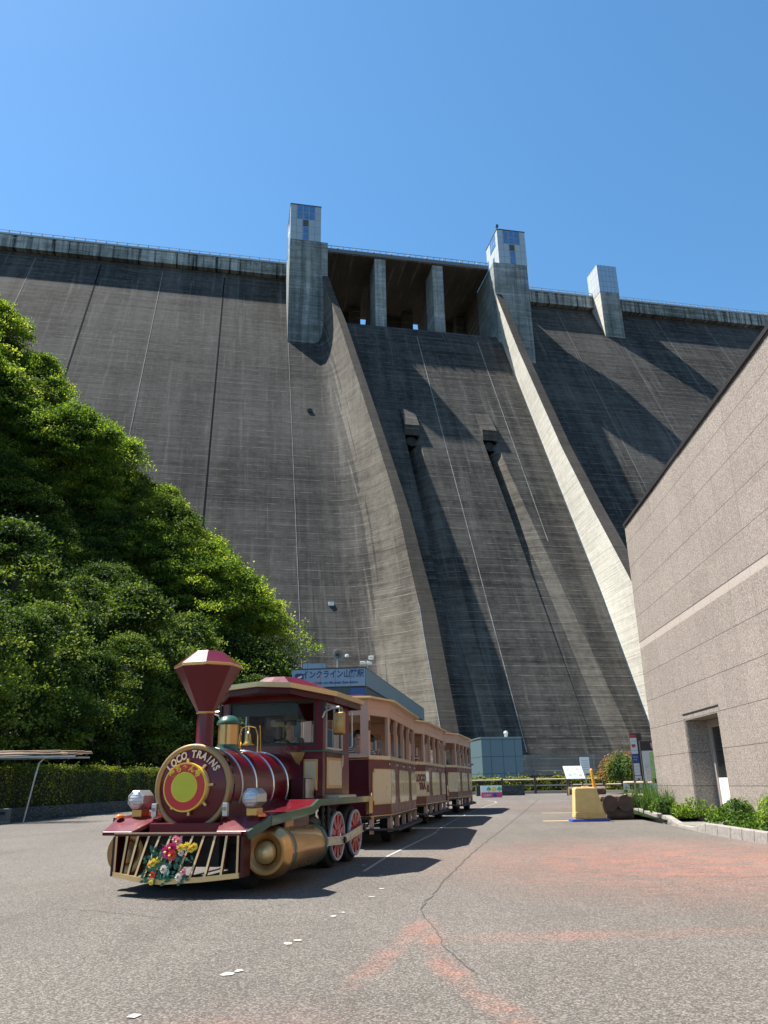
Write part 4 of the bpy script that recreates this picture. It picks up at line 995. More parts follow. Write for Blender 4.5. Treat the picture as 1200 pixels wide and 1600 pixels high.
for i, (x, y, R, H, m, lab) in enumerate([(6.75, 20.5, .33, .5, M_shrub, "round leafy clump by the kerb just left of the door slab"), (6.9, 16.6, .3, .55, M_shrub, "leafy clump of small stems at the right foot of the doorway"), (6.72, 14.4, .4, .7, M_shrub, "taller leafy clump with thin stems right of the doorway"), (6.35, 12.9, .22, .3, M_shrub, "low leafy weed spilling over the kerb at the right edge")]):
    tag(leafball("leafy_plant", (x, y, gz(x, y)+.08), R, H, 1300, .06, m, 70+i), lab, "plant")
# ---------------------------------------------------------------- paints of the train
def paint(name, col, rough=.28, coat=.8, var=.06, metal=0.0, dust=.12):
    t = NT(name); o = t.obj(); n_ = t.noise(o, 3., 5, .65); n2 = t.noise(o, 40., 3, .6)
    c = t.mix(n_, tuple(q*(1-var) for q in col), tuple(min(1, q*(1+var)) for q in col))
    d = t.ramp(t.noise(o, 1.7, 6, .7), [(.45, 0.), (.75, 1.)]); c = t.mix(t.math('MULTIPLY', d, dust), c, (.22,.19,.16))
    t.set(col=c, metal=metal, coat=coat, spec=.3); t.set(rough=t.maprange(n_, .3, .7, rough*.8, rough*1.25))
    t._in(t.bsdf.inputs['Coat Roughness'], t.maprange(n2, .3, .7, .03, .10)); return t.mat
M_mar = paint("maroon_paint", (.10,.002,.008), .32, coat=.28, dust=.0)
M_mard = paint("dark_maroon_paint", (.05,.002,.006), .4, coat=.15, dust=.0)
M_marp = paint("maroon_door_panels", (.10,.004,.008), .4, coat=.1, dust=.0)
M_cream = paint("cream_panels", (.56,.44,.265), .3, coat=.5, dust=.03)
M_gold = paint("gold_paint", (.56,.32,.115), .30, coat=.3, metal=.85, dust=.03)
M_goldl = paint("pale_gold_paint", (.62,.43,.20), .35, coat=.3, metal=.5, dust=.03)
M_goldd = paint("brown_gold_paint", (.36,.19,.065), .35, coat=.3, metal=.75, dust=.03)
M_rimg = paint("dull_gold_rim", (.34,.215,.10), .5, coat=.1, metal=.4, dust=.05)
M_green = paint("dark_green_trim", (.022,.075,.048), .35, coat=.6)
M_tan = paint("pinkish_tan_paint", (.50,.31,.23), .45, coat=.12, dust=.06)
M_tand = paint("inner_tan_boards", (.22,.11,.05), .55, coat=0.)
M_blk = simple("chassis_black", (.010,.010,.010), .55, bumps=.1); M_rub = simple("tyre_rubber", (.014,.014,.014), .8, bumps=.2, nscale=20)
M_red = paint("red_wheel_paint", (.40,.03,.025), .4, coat=.3); M_rim = simple("wheel_rim_pale_blue", (.36,.42,.48), .4, metal=.2)
M_chr = simple("chrome", (.62,.62,.62), .12, metal=1., var=.05); M_alu = simple("brushed_aluminium", (.50,.48,.44), .35, metal=.7)
M_brass = simple("polished_brass", (.55,.32,.09), .2, metal=.8, var=.1); M_or = simple("orange_lens", (.85,.16,.02), .2)
M_seat = simple("seat_dark", (.03,.03,.035), .7)
def glass(name, tint=(.85,.9,.88)):
    t = NT(name); t.set(col=tint, rough=.02, trans=1.0, ior=1.02, spec=.5); t.bsdf.inputs['Coat Weight'].default_value = .12; t.bsdf.inputs['Coat Roughness'].default_value = .01; return t.mat
M_glz = glass("window_glass"); 
def lens_mat():
    t = NT("lamp_glass"); s_ = t.sep(t.obj()); t.set(col=(.5,.5,.5), rough=.28, metal=.5); h = t.math('SINE', t.math('MULTIPLY', s_[2], 190.)); t.bump(h, .35, .004); return t.mat
M_lens = lens_mat()

# ---------------------------------------------------------------- the locomotive
LOC = empty("road_train_locomotive", (-2.115, 9.59, gz(0, 10.5)), -0.2443, "maroon and gold steam-engine style road train locomotive with a diamond smokestack", "locomotive")
P = LOC
def part(mb, name, mat, parent=None, bevel=0., **k): return mb.build(name, mat, parent or P, bevel=bevel, **k)
BR, BZ, FS = .43, 1.07, -.35
f = MB(); f.smooth = True; f.lathe([(BR, FS+.02), (BR, 1.92)], (0, 0, BZ), 'y', 64); boiler = part(f, "boiler", M_mar)
f = MB(); f.box(-.40, .40, FS+.06, 1.9, .62, 1.02); part(f, "boiler_saddle", M_mard)
for s_, r_ in ((.02, .442), (.43, .442), (.98, .442), (1.48, .442)):
    f = MB(); f.smooth = True; n_ = 64; w = .012
    f.lathe([(BR, s_-w), (r_, s_-w), (r_+.002, s_), (r_, s_+w), (BR, s_+w)], (0, 0, BZ), 'y', n_); part(f, "boiler_band", M_chr if s_ > 0.1 else M_alu, boiler)
f = MB(); f.smooth = True; f.lathe([(.455, FS+.08), (.465, FS+.02), (.462, FS-.02), (.452, FS-.035), (.412, FS-.03), (.404, FS-.01)], (0, 0, BZ), 'y', 72); part(f, "front_rim", M_rimg, boiler)
f = MB(); f.smooth = True; f.lathe([(.468, FS+.03), (.468, FS+.09), (.43, FS+.1)], (0, 0, BZ), 'y', 72); part(f, "chrome_rim", M_chr, boiler)
f = MB(); f.smooth = True; f.lathe([(.40, FS-.012), (.30, FS-.035), (.20, FS-.05), (.001, FS-.055)], (0, 0, BZ), 'y', 72); door = part(f, "smokebox_door", M_mar)
bx, bz_ = -.035, BZ
f = MB(); f.smooth = True; f.lathe([(.245, FS-.03), (.245, FS-.115), (.235, FS-.12)], (bx+.02, 0, bz_), 'y', 48); part(f, "badge_drum", M_goldl, door)
M_by = simple("badge_yellow", (.72,.52,.03), .35, var=.04); M_br = simple("badge_red", (.50,.018,.02), .35, var=.05); M_bg = simple("badge_lime", (.50,.47,.02), .35, var=.04)
f = MB(); f.cyl((bx, FS-.09, bz_), (bx, FS-.135, bz_), .26, n=56); part(f, "badge_rim", M_by, door)
f = MB(); f.cyl((bx, FS-.13, bz_), (bx, FS-.139, bz_), .243, n=56); part(f, "badge_ring", M_br, door)
f = MB(); f.cyl((bx, FS-.136, bz_), (bx, FS-.143, bz_), .158, n=48); part(f, "badge_centre", M_by, door)
f = MB(); f.cyl((bx, FS-.14, bz_), (bx, FS-.146, bz_), .148, n=48); part(f, "badge_field", M_bg, door)
for k in range(8):
    a = radians(22.5 + 45*k + 18); T_ = Matrix.Translation((bx+.02, FS-.06, bz_)) @ Matrix.Rotation(a, 4, 'Y')
    MB().box(.235, .30, -.035, .0, -.014, .014, T_).build("clamp_lug", M_goldl, door, bevel=.004)
def arc_text(txt, cx, cz, R, y, size, mat, parent, a0, a1, shear=0., name="lettering", offset=0., sx=1.):
    obs = []; n_ = len(txt)
    for i, ch in enumerate(txt):
        if ch == ' ': continue
        a = radians(a0 + (a1-a0)*i/(n_-1)); c = (cx + R*cos(a), y, cz + R*sin(a)); tx = (sin(a), 0, -cos(a)); ty = (cos(a), 0, sin(a))
        obs.append(text_part("glyph", ch, size, mat, parent, frame(c, tx, ty), shear=shear, offset=offset, sx=sx))
    return join_meshes(obs, name)
M_let = simple("cream_lettering", (.72,.56,.38), .4)
arc_text("LOCO", 0, BZ, .348, FS-.036, .112, M_let, door, 145, 110, shear=.2, name="lettering", offset=.004, sx=.82)
arc_text("TRAINS", 0, BZ, .348, FS-.036, .112, M_let, door, 90, 35, shear=.2, name="lettering", offset=.004, sx=.82)
arc_text("愛ちゃん号", bx, bz_, .202, FS-.142, .075, M_by, door, 137, 43, name="lettering", offset=.003)
# smokestack
sy = -.14
f = MB(); f.smooth = True; f.lathe([(.115, 1.44), (.10, 1.50), (.098, 1.86), (.10, 1.90)], (0, sy, 0), n=32); stack = part(f, "smokestack", M_mar)
f = MB(); f.lathe([(.108, 1.90), (.388, 2.40), (.392, 2.43), (.388, 2.445), (.185, 2.60), (.18, 2.605), (.001, 2.605)], (0, sy, 0), n=8, ph=pi/8); part(f, "funnel", M_mar, stack, bevel=.004)
f = MB(); f.lathe([(.387, 2.405), (.402, 2.412), (.402, 2.44), (.387, 2.446)], (0, sy, 0), n=8, ph=pi/8); part(f, "funnel_band", M_gold, stack)
f = MB(); f.smooth = True; f.lathe([(.10, 1.88), (.112, 1.885), (.112, 1.905), (.10, 1.91)], (0, sy, 0), n=32); part(f, "neck_ring", M_gold, stack)
# sand dome
f = MB(); f.smooth = True; f.lathe([(.17, 1.44), (.15, 1.5), (.135, 1.52), (.135, 1.56)], (0, .5, 0), n=32); dm = part(f, "sand_dome", M_green)
f = MB(); f.smooth = True; f.lathe([(.125, 1.555), (.125, 1.80)], (0, .5, 0), n=32); part(f, "gold_drum", M_gold, dm)
f = MB(); f.smooth = True; f.lathe([(.125, 1.795), (.148, 1.80), (.15, 1.82), (.13, 1.85), (.10, 1.89), (.05, 1.91), (.001, 1.915)], (0, .5, 0), n=32); part(f, "dome_cap", M_green, dm)
# bell
f = MB(); f.smooth = True; f.lathe([(.001, 1.75), (.022, 1.745), (.032, 1.72), (.042, 1.65), (.06, 1.61), (.085, 1.585), (.085, 1.575), (.07, 1.58)], (-.0, 1.12, 0), n=24); bell = part(f, "bell", M_brass)
f = MB()
for dx in (-.13, .13): f.tube([(dx, 1.12, 1.48), (dx, 1.12, 1.70), (dx*.7, 1.12, 1.80), (0, 1.12, 1.82)], .009, 8); f.tube([(dx*1.1, 1.2, 1.48), (dx*1.05, 1.17, 1.83)], .008, 6)
f.tube([(0, 1.12, 1.82), (0, 1.12, 1.74)], .014, 8); part(f, "bell_frame", M_brass, bell)
# decks, bumper, running boards
for s_ in (-1, 1):
    f = MB(); x0, x1 = .34*s_, .92*s_; xa, xb = min(x0, x1), max(x0, x1)
    if s_ < 0: f.add([(-.92, -.62, .62), (-.56, -.62, .62), (-.38, -.34, .76), (-.92, -.34, .76), (-.92, -.62, .58), (-.56, -.62, .58), (-.38, -.36, .70), (-.92, -.36, .70)], [(0,1,2,3),(7,6,5,4),(0,4,5,1),(1,5,6,2),(2,6,7,3),(3,7,4,0)])
    else: f.add([(.44, -.62, .62), (.78, -.62, .62), (.92, -.34, .77), (.38, -.34, .76), (.44, -.62, .58), (.78, -.62, .58), (.92, -.36, .71), (.38, -.36, .70)], [(0,1,2,3),(7,6,5,4),(0,4,5,1),(1,5,6,2),(2,6,7,3),(3,7,4,0)])
    part(f, "front_deck", M_mar, bevel=.006)
    f = MB(); f.add([(s_*.785, -.64, .62), (s_*.925, -.36, .755), (s_*.925, -.36, .66), (s_*.80, -.60, .54), (s_*.815, -.64, .62), (s_*.955, -.36, .755), (s_*.955, -.36, .66), (s_*.83, -.60, .54)], [(0,1,2,3),(4,7,6,5),(0,4,5,1),(3,2,6,7),(0,3,7,4),(1,5,6,2)]); part(f, "deck_edge", M_green, recalc=True) if s_ > 0 else None
    prof = [(-.36, .755), (.95, .825), (1.2, .90), (3.62, .90)]
    f = MB()
    for (a, b), (c, d) in zip(prof, prof[1:]): f.add([(s_*.36, a, b), (s_*.93, a, b), (s_*.93, c, d), (s_*.36, c, d), (s_*.36, a, b-.03), (s_*.93, a, b-.03), (s_*.93, c, d-.03), (s_*.36, c, d-.03)], [(0,1,2,3),(7,6,5,4),(0,4,5,1),(1,5,6,2),(2,6,7,3),(3,7,4,0)])
    part(f, "running_board", M_mar, recalc=True)
    f = MB(); pts_ = [(a, b) for a, b in prof] + [(3.62, .82), (1.25, .82), (1.0, .735), (-.36, .66)]; f.prism(pts_, s_*.93, s_*.965, 'x'); part(f, "green_valance", M_green, recalc=True)
    f = MB(); f.box(min(s_*.7, s_*.94), max(s_*.7, s_*.94), 2.1, 2.95, .902, .925)
    for k in range(16): f.box(min(s_*.7, s_*.94), max(s_*.7, s_*.94), 2.12+.052*k, 2.14+.052*k, .925, .935)
    part(f, "tread_plate", M_alu)
    f = MB(); f.box(min(s_*.90, s_*.97), max(s_*.90, s_*.97), 3.6, 3.78, .64, .90); part(f, "rear_bracket", M_gold, bevel=.01)
    f = MB(); f.box(min(s_*.46, s_*.64), max(s_*.46, s_*.64), 1.50, 1.86, .90, 1.16); part(f, "tool_box", M_mard, bevel=.008)
    f = MB(); f.box(min(s_*.645, s_*.66), max(s_*.645, s_*.66), 1.55, 1.86, .91, 1.15); part(f, "tool_box_lid", M_alu)
    # headlamp, octagonal
    hx = s_*.70; f = MB(); f.lathe([(.105, -.36), (.109, -.35), (.109, -.14), (.09, -.10), (.001, -.10)], (hx, 0, .945), 'y', 8, ph=pi/8); hl = part(f, "headlamp", M_alu, bevel=.004)
    f = MB(); f.lathe([(.105, -.36), (.09, -.372), (.084, -.365)], (hx, 0, .945), 'y', 8, ph=pi/8); part(f, "lamp_bezel", M_alu, hl)
    f = MB(); f.smooth = True; f.lathe([(.086, -.362), (.055, -.385), (.001, -.392)], (hx, 0, .945), 'y', 24); part(f, "lamp_lens", M_lens, hl)
    f = MB(); f.box(hx-.06, hx+.06, -.32, -.14, .76, .84); part(f, "lamp_foot", M_gold, hl, bevel=.005)
    f = MB(); f.smooth = True; f.lathe([(.045, 0), (.045, .02), (.03, .035), (.001, .04)], (s_*.86, -.40, .755), n=16); part(f, "indicator_lamp", M_or)
    f = MB(); f.box(s_*.43-.03, s_*.43+.03, -.42, -.37, .76, .90); cl = part(f, "door_catch", M_alu, bevel=.006); MB().cyl((s_*.43, -.42, .84), (s_*.43, -.44, .84), .02, n=12).build("catch_bolt", M_chr, cl)
    # cylinder
    cx, cz, cr = s_*.845, .385, .272
    f = MB(); f.smooth = True; f.lathe([(.235, -.12), (.24, .10), (.24, 1.16), (.23, 1.22), (.001, 1.22)], (cx, 0, cz), 'y', 40); cy = part(f, "cylinder", M_gold)
    f = MB(); f.smooth = True; f.lathe([(.235, -.02), (cr, -.05), (cr, -.15), (.228, -.25)], (cx, 0, cz), 'y', 48); part(f, "cylinder_cover", M_gold, cy)
    f = MB(); f.smooth = True; f.lathe([(.228, -.25), (.222, -.254), (.135, -.225), (.118, -.20)], (cx, 0, cz), 'y', 48); part(f, "cover_ring", M_goldd, cy)
    f = MB(); f.smooth = True; f.lathe([(.118, -.215)] + [(.115*cos(a), -.225 - .10*sin(a)) for a in [k*pi/16 for k in range(9)]], (cx, 0, cz), 'y', 36); part(f, "cover_dome", M_goldl, cy)
    for a, b in ((.0, .09), (1.10, 1.19)):
        f = MB(); f.smooth = True; f.lathe([(.238, a), (.25, a+.005), (.25, b-.005), (.238, b)], (cx, 0, cz), 'y', 40); part(f, "green_band", M_green, cy)
    f = MB(); f.box(min(s_*.62, s_*.92), max(s_*.62, s_*.92), .12, .95, .60, .735); part(f, "valve_chest", M_mard, bevel=.01)
    f = MB(); f.box(min(s_*.91, s_*.925), max(s_*.91, s_*.925), .15, .40, .62, .72); part(f, "valve_cover", M_goldd, bevel=.004)
    # driving wheels
    for wy in (2.30, 3.17):
        wz = .395; x_in, x_out = s_*.60, s_*.80
        f = MB(); f.smooth = True; f.lathe([(.22, min(x_in, x_out)), (.36, min(x_in, x_out)), (.392, min(x_in, x_out)+.03), (.395, (x_in+x_out)/2), (.392, max(x_in, x_out)-.03), (.36, max(x_in, x_out)), (.22, max(x_in, x_out))], (0, wy, wz), 'x', 40); ty = part(f, "tyre", M_rub)
        f = MB(); a, b = sorted((s_*.82, s_*.872)); f.smooth = True; f.lathe([(.285, a), (.315, a), (.318, (a+b)/2), (.315, b), (.285, b), (.285, a)], (0, wy, wz+.01), 'x', 48); wh = part(f, "wheel_rim", M_rim)
        f = MB(); f.cyl((s_*.83, wy, wz+.01), (s_*.845, wy, wz+.01), .288, n=40); part(f, "wheel_back", M_mard, wh)
        f = MB()
        for k in range(10):
            T_ = Matrix.Translation((0, wy, wz+.01)) @ Matrix.Rotation(k*2*pi/10, 4, 'X'); a, b = sorted((s_*.845, s_*.866))
            f.prism([(-.028, .06), (.028, .06), (.05, .284), (-.05, .284)], a, b, 'x', T_)
        f.cyl((s_*.845, wy, wz+.01), (s_*.88, wy, wz+.01), .085, n=24); part(f, "spokes", M_red, wh)
        f = MB(); f.cyl((s_*.88, wy, wz+.01), (s_*.90, wy, wz+.01), .035, n=12); part(f, "hub_nut", M_chr, wh)
    a, b = sorted((s_*.895, s_*.925))
    for (y0, z0, y1, z1) in ((1.3, .385, 2.44, .345), (2.36, .345, 3.42, .46)):
        L_ = sqrt((y1-y0)**2+(z1-z0)**2); T_ = Matrix.Translation((0, y0, z0)) @ Matrix.Rotation(atan2(z1-z0, y1-y0), 4, 'X')
        f = MB(); f.box(a, b, 0, L_, .028, .055, T_).box(a, b, 0, L_, -.055, -.028, T_)
        for q in (0, .33, .66, .97): f.box(a, b, L_*q, L_*q+.03, -.028, .028, T_)
        rd_ = part(f, "connecting_rod", M_alu, bevel=.003)
        MB().box(a+.006, b-.006, .03, L_-.03, -.028, .028, T_).build("rod_infill", M_cream, rd_)
    f = MB(); f.cyl((s_*.84, 3.42, .46), (s_*.95, 3.42, .46), .05, n=16); f.cyl((s_*.84, 2.40, .345), (s_*.95, 2.40, .345), .045, n=6); part(f, "crank_pin", M_blk, bevel=.005)
    f = MB(); f.box(min(s_*.84, s_*.96), max(s_*.84, s_*.96), 1.22, 1.33, .31, .46); part(f, "crosshead", M_blk, bevel=.01)
    # front road wheels
    f = MB(); f.smooth = True; a, b = sorted((s_*.40, s_*.62)); f.lathe([(.12, a), (.27, a), (.30, a+.03), (.305, (a+b)/2), (.30, b-.03), (.27, b), (.12, b)], (0, .05, .305), 'x', 32); part(f, "front_tyre", M_rub)
f = MB(); f.box(-.58, .58, -.2, 3.55, .34, .62); f.box(-.75, .75, 1.05, 2.0, .45, .6); part(f, "chassis", M_blk)
f = MB(); f.smooth = True; f.lathe([(.001, 1.25), (.12, 1.3), (.17, 1.4), (.17, 1.72), (.12, 1.82), (.001, 1.86)], (.66, 0, .58), 'y', 24); part(f, "air_tank", M_blk)
for q, (x, y) in enumerate(((.83, 1.72), (.86, 1.86), (.78, 1.6))):
    f = MB(); f.smooth = True; f.cyl((x, y, .52), (x, y, .84), .022, n=12)
    for k in range(3): f.cyl((x, y, .56+.09*k), (x, y, .60+.09*k), .036, n=12)
    part(f, "injector_pipe", M_chr if q == 2 else M_blk)
# pilot
f = MB(); f.box(-.74, .74, -.66, -.61, .575, .615); f.box(-.76, .76, -.61, -.45, .575, .595); bm_ = part(f, "pilot_beam", M_mar, bevel=.006)
f = MB(); f.box(-.74, .74, -.67, -.655, .60, .615); part(f, "beam_trim", M_cream, bm_)
bot = [(-.73, -.64, .20), (-.36, -.76, .165), (-.05, -.82, .15), (.36, -.76, .17), (.73, -.64, .20)]
def botp(x):
    for (a, b, c), (d, e, g) in zip(bot, bot[1:]):
        if x <= d + 1e-6: k = (x-a)/(d-a); return (x, b+(e-b)*k, c+(g-c)*k)
    return bot[-1]
f = MB()
for p0, p1 in zip(bot, bot[1:]): f.add([(p0[0], p0[1]-.012, p0[2]-.025), (p1[0], p1[1]-.012, p1[2]-.025), (p1[0], p1[1]-.012, p1[2]+.025), (p0[0], p0[1]-.012, p0[2]+.025), (p0[0], p0[1]+.03, p0[2]-.025), (p1[0], p1[1]+.03, p1[2]-.025), (p1[0], p1[1]+.03, p1[2]+.025), (p0[0], p0[1]+.03, p0[2]+.025)], [(0,1,2,3),(7,6,5,4),(0,4,5,1),(3,2,6,7),(0,3,7,4),(1,5,6,2)])
pr = part(f, "pilot_lower_bar", M_goldl)
for k in range(12):
    xt = -.71 + 1.42*k/11; b_ = botp(max(-.72, min(.72, xt - .11*sin(pi*k/11)))); t_ = (xt, -.642, .58)
    d = Vector(b_) - Vector(t_); w = .012
    f = MB(); f.add([(t_[0]-w, t_[1]-.02, t_[2]), (t_[0]+w, t_[1]-.02, t_[2]), (b_[0]+w, b_[1]-.01, b_[2]), (b_[0]-w, b_[1]-.01, b_[2]), (t_[0]-w, t_[1]+.02, t_[2]), (t_[0]+w, t_[1]+.02, t_[2]), (b_[0]+w, b_[1]+.03, b_[2]), (b_[0]-w, b_[1]+.03, b_[2])], [(3,2,1,0),(4,5,6,7),(0,1,5,4),(2,3,7,6),(3,0,4,7),(1,2,6,5)]); f.m = [1, 0, 0, 0, 0, 0]
    part(f, "pilot_bar", [M_mar, M_goldl], pr)
for q in (-.765, .735): part(MB().box(q, q+.03, -.64, -.45, .18, .575), "pilot_end_plate", M_mard)
f = MB(); f.box(-.40, .40, -.45, -.25, .26, .57); part(f, "buffer_block", M_blk)
f = MB(); f.box(-.42, .42, -.50, -.33, .60, .70); part(f, "saddle_plate", M_mar, bevel=.01)
# cab
CF, CB, CW = 1.90, 3.14, .77
f = MB()
f.box(-CW, CW, CF, CF+.04, .93, 1.60); f.box(-CW, -.66, CF, CF+.04, 1.60, 2.30); f.box(.66, CW, CF, CF+.04, 1.60, 2.30); f.box(-.66, .66, CF, CF+.04, 2.22, 2.30)
f.box(-CW, CW, CB-.04, CB, .93, 1.50); f.box(-CW, -.68, CB-.04, CB, 1.5, 2.30); f.box(.68, CW, CB-.04, CB, 1.5, 2.30); f.box(-.68, .68, CB-.04, CB, 2.02, 2.30); f.box(-.68, -.30, CB-.04, CB, 1.5, 2.02)
f.box(-CW+.002, CW-.002, CF+.04, CB-.04, .93, .97)
cab = part(f, "cab", M_mar)
for s_ in (-1, 1):
    a, b = sorted((s_*(CW-.04), s_*CW)); f = MB(); f.box(a, b, CF+.04, CF+.12, .93, 2.3); f.box(a, b, CB-.36, CB-.04, .93, 2.3); f.box(a, b, CF+.12, CB-.36, 2.18, 2.3); part(f, "cab_side", M_mar)
    a, b = sorted((s_*(CW-.03), s_*(CW+.006))); f = MB(); f.box(a, b, CF+.13, CB-.37, .95, 1.53); dr = part(f, "cab_door", M_mard, bevel=.006)
    a, b = sorted((s_*CW, s_*(CW+.016))); f = MB(); f.box(a, b, CF+.16, CB-.40, 1.02, 1.44); f.build("door_panel_frame", M_gold, dr, bevel=.008)
    a, b = sorted((s_*CW, s_*(CW+.024))); f = MB(); f.box(a, b, CF+.19, CB-.43, 1.06, 1.40); f.build("door_panel", M_cream, dr, bevel=.004)
    a, b = sorted((s_*(CW+.01), s_*(CW+.06))); f = MB(); f.tube([(s_*(CW+.01), CB-.45, 1.48), (s_*(CW+.05), CB-.47, 1.48), (s_*(CW+.05), CB-.47, 1.35), (s_*(CW+.03), CB-.47, 1.30)], .008, 6); f.build("door_handle", M_chr, dr)
    f = MB(); a, b = sorted((s_*(CW-.012), s_*(CW+.014)))
    f.box(a, b, CF+.12, CB-.36, 1.545, 1.57); f.box(a, b, CF+.12, CB-.36, 2.15, 2.18); f.box(a, b, CF+.12, CF+.145, 1.57, 2.15); f.box(a, b, CB-.385, CB-.36, 1.57, 2.15); f.box(a, b, (CF+CB)/2-.13, (CF+CB)/2-.11, 1.57, 2.15); wf = part(f, "side_window_frame", M_alu)
    f = MB(); a, b = sorted((s_*(CW-.003), s_*(CW+.003))); f.box(a, b, CF+.145, CB-.385, 1.57, 2.15); f.build("side_window_glass", M_glz, wf)
    f = MB(); a, b = sorted((s_*(CW), s_*(CW+.04))); f.box(a, b, CF-.02, CB-.2, 1.505, 1.53); f.box(min(s_*.46, s_*(CW+.03)), max(s_*.46, s_*(CW+.03)), CF-.03, CF, 1.505, 1.53); part(f, "green_belt", M_green)
    f = MB(); a, b = sorted((s_*.49, s_*.70)); f.box(a, b, CF-.015, CF, 1.0, 1.41); fp = part(f, "front_panel_frame", M_gold, bevel=.006); MB().box(a+.025, b-.025, CF-.022, CF-.015, 1.03, 1.38).build("front_panel", M_cream, fp)
    f = MB(); a = .33; f.prism([(s_*.30, 1.505), (s_*.52, 1.505), (s_*.50, 1.44), (s_*.45, 1.36), (s_*.44, 1.33), (s_*.38, 1.38)], CF-.035, CF-.005, 'y'); part(f, "scroll_bracket", M_goldd, recalc=True)
    # hand rail
    f = MB(); f.tube([(s_*(CW+.02), CB-.05, 1.6), (s_*(CW+.06), CB-.03, 1.62), (s_*(CW+.06), CB-.03, 2.12), (s_*(CW+.02), CB-.05, 2.14)], .012, 8); part(f, "grab_rail", M_alu)
    # mirror
    f = MB(); f.smooth = True; mx = s_*(CW+.24)
    f.box(mx-.085, mx+.085, 1.86, 1.93, 1.72, 2.03); mi = part(f, "mirror", M_goldd, bevel=.03, seg=4)
    f = MB(); f.tube([(s_*(CW-.0), CF-.02, 1.96), (s_*(CW+.04), CF-.03, 2.04), (s_*(CW+.14), CF-.03, 2.08), (mx, CF-.01, 2.085), (mx, CF-.005, 2.03)], .012, 8); f.tube([(s_*CW, CF-.02, 2.10), (s_*(CW+.1), CF-.02, 2.10), (mx, CF-.01, 2.10)], .008, 6); f.build("mirror_arm", M_alu, mi)
    f = MB(); f.box(s_*(CW+.015)-.02, s_*(CW+.015)+.02, CF-.03, CF+.03, 2.02, 2.18); f.build("mirror_bracket", M_blk, mi)
f = MB(); f.box(-.66, .66, CF-.006, CF+.02, 1.60, 1.635); f.box(-.66, .66, CF-.006, CF+.02, 2.19, 2.22); f.box(-.66, -.63, CF-.006, CF+.02, 1.635, 2.19); f.box(.63, .66, CF-.006, CF+.02, 1.635, 2.19); ws = part(f, "windscreen_frame", M_blk)
MB().box(-.63, .63, CF+.004, CF+.010, 1.635, 2.19).build("windscreen_glass", M_glz, ws)
f = MB(); f.box(-.64, .38, CF+.04, CF+.07, 2.02, 2.22); part(f, "sun_visor", M_blk)  # black visor made long to darken the upper windscreen
f = MB(); f.tube([(.42, CF-.02, 1.60), (.2, CF-.03, 1.66), (-.05, CF-.02, 1.70)], .008, 6); f.box(-.1, .06, CF-.028, CF-.018, 1.66, 1.72); part(f, "wiper", M_blk)
f = MB(); f.box(-.7, .7, CF+.05, CF+.32, 1.0, 1.56); part(f, "dashboard", M_seat, bevel=.03)
f = MB(); f.smooth = True
T_ = Matrix.Translation((-.05, CF+.42, 1.58)) @ Matrix.Rotation(radians(55), 4, 'X')
f.tube([T_ @ Vector((.17*cos(a), .17*sin(a), 0)) for a in [k*2*pi/24 for k in range(25)]], .013, 6); f.cyl(T_ @ Vector((0, 0, 0)), T_ @ Vector((0, 0, -.25)), .025, n=10); f.cyl(T_ @ Vector((-.16, 0, 0)), T_ @ Vector((.16, 0, 0)), .01, n=6); part(f, "steering_wheel", M_blk)
f = MB(); f.box(-.28, .18, 2.62, 3.0, .97, 1.22); f.box(-.28, .18, 2.92, 3.02, 1.22, 1.62); part(f, "driver_seat", M_seat, bevel=.03)
f = MB(); f.box(-.5, -.1, CB-.06, CB-.045, 1.95, 2.05); f.box(-.65, .65, CB-.05, CB-.045, .98, 1.48); part(f, "cab_notice", M_cream)
# cab roof
out_ = [(0, 1.34, 2.375), (.48, 1.38, 2.345), (.93, 2.02, 2.27), (.93, 3.45, 2.27), (.62, 3.82, 2.30), (0, 3.86, 2.34)]
full = out_ + [(-x, y, z) for x, y, z in out_[-2:0:-1]]
n_ = len(full); inner = [(x*.62, 2.55 + (y-2.55)*.62, z*.0 + 2.44) for x, y, z in full]; top = [(x*.30, 2.45 + (y-2.55)*.40, 2.57) for x, y, z in full]
f = MB(); f.add([(x, y, z+.045) for x, y, z in full] + inner + top, [(i, (i+1) % n_, n_+(i+1) % n_, n_+i) for i in range(n_)] + [(n_+i, n_+(i+1) % n_, 2*n_+(i+1) % n_, 2*n_+i) for i in range(n_)] + [list(range(2*n_, 3*n_))])
roof = part(f, "cab_roof", M_mar, recalc=True)
def belt(name, ring, dz0, dz1, sc0, sc1, mat, parent):
    f = MB(); q = lambda p, s_, dz: (p[0]*s_, 2.55 + (p[1]-2.55)*s_, p[2]+dz)
    R0 = [q(p, sc1, dz0) for p in ring]; R1 = [q(p, sc1, dz1) for p in ring]; R2 = [q(p, sc0, dz1) for p in ring]; R3 = [q(p, sc0, dz0) for p in ring]; n_ = len(ring)
    fs = []
    for a in range(4):
        for i in range(n_): fs.append((a*n_+i, a*n_+(i+1) % n_, ((a+1) % 4)*n_+(i+1) % n_, ((a+1) % 4)*n_+i))
    f.add(R0+R1+R2+R3, fs); return f.build(name, mat, parent, recalc=True)
belt("roof_trim", full, -.012, .055, .96, 1.01, M_goldl, roof)
belt("roof_valance", full, -.09, -.002, .93, .955, M_mard, roof)
f = MB(); f.add([(x*.96, 2.55+(y-2.55)*.96, z-.002) for x, y, z in full], [list(range(len(full)))[::-1]]); part(f, "roof_lining", M_tand, roof)
f = MB(); f.tube([(.42, 2.5, 2.45), (.58, 2.35, 2.62)], .005, 6); part(f, "aerial", M_chr, roof)

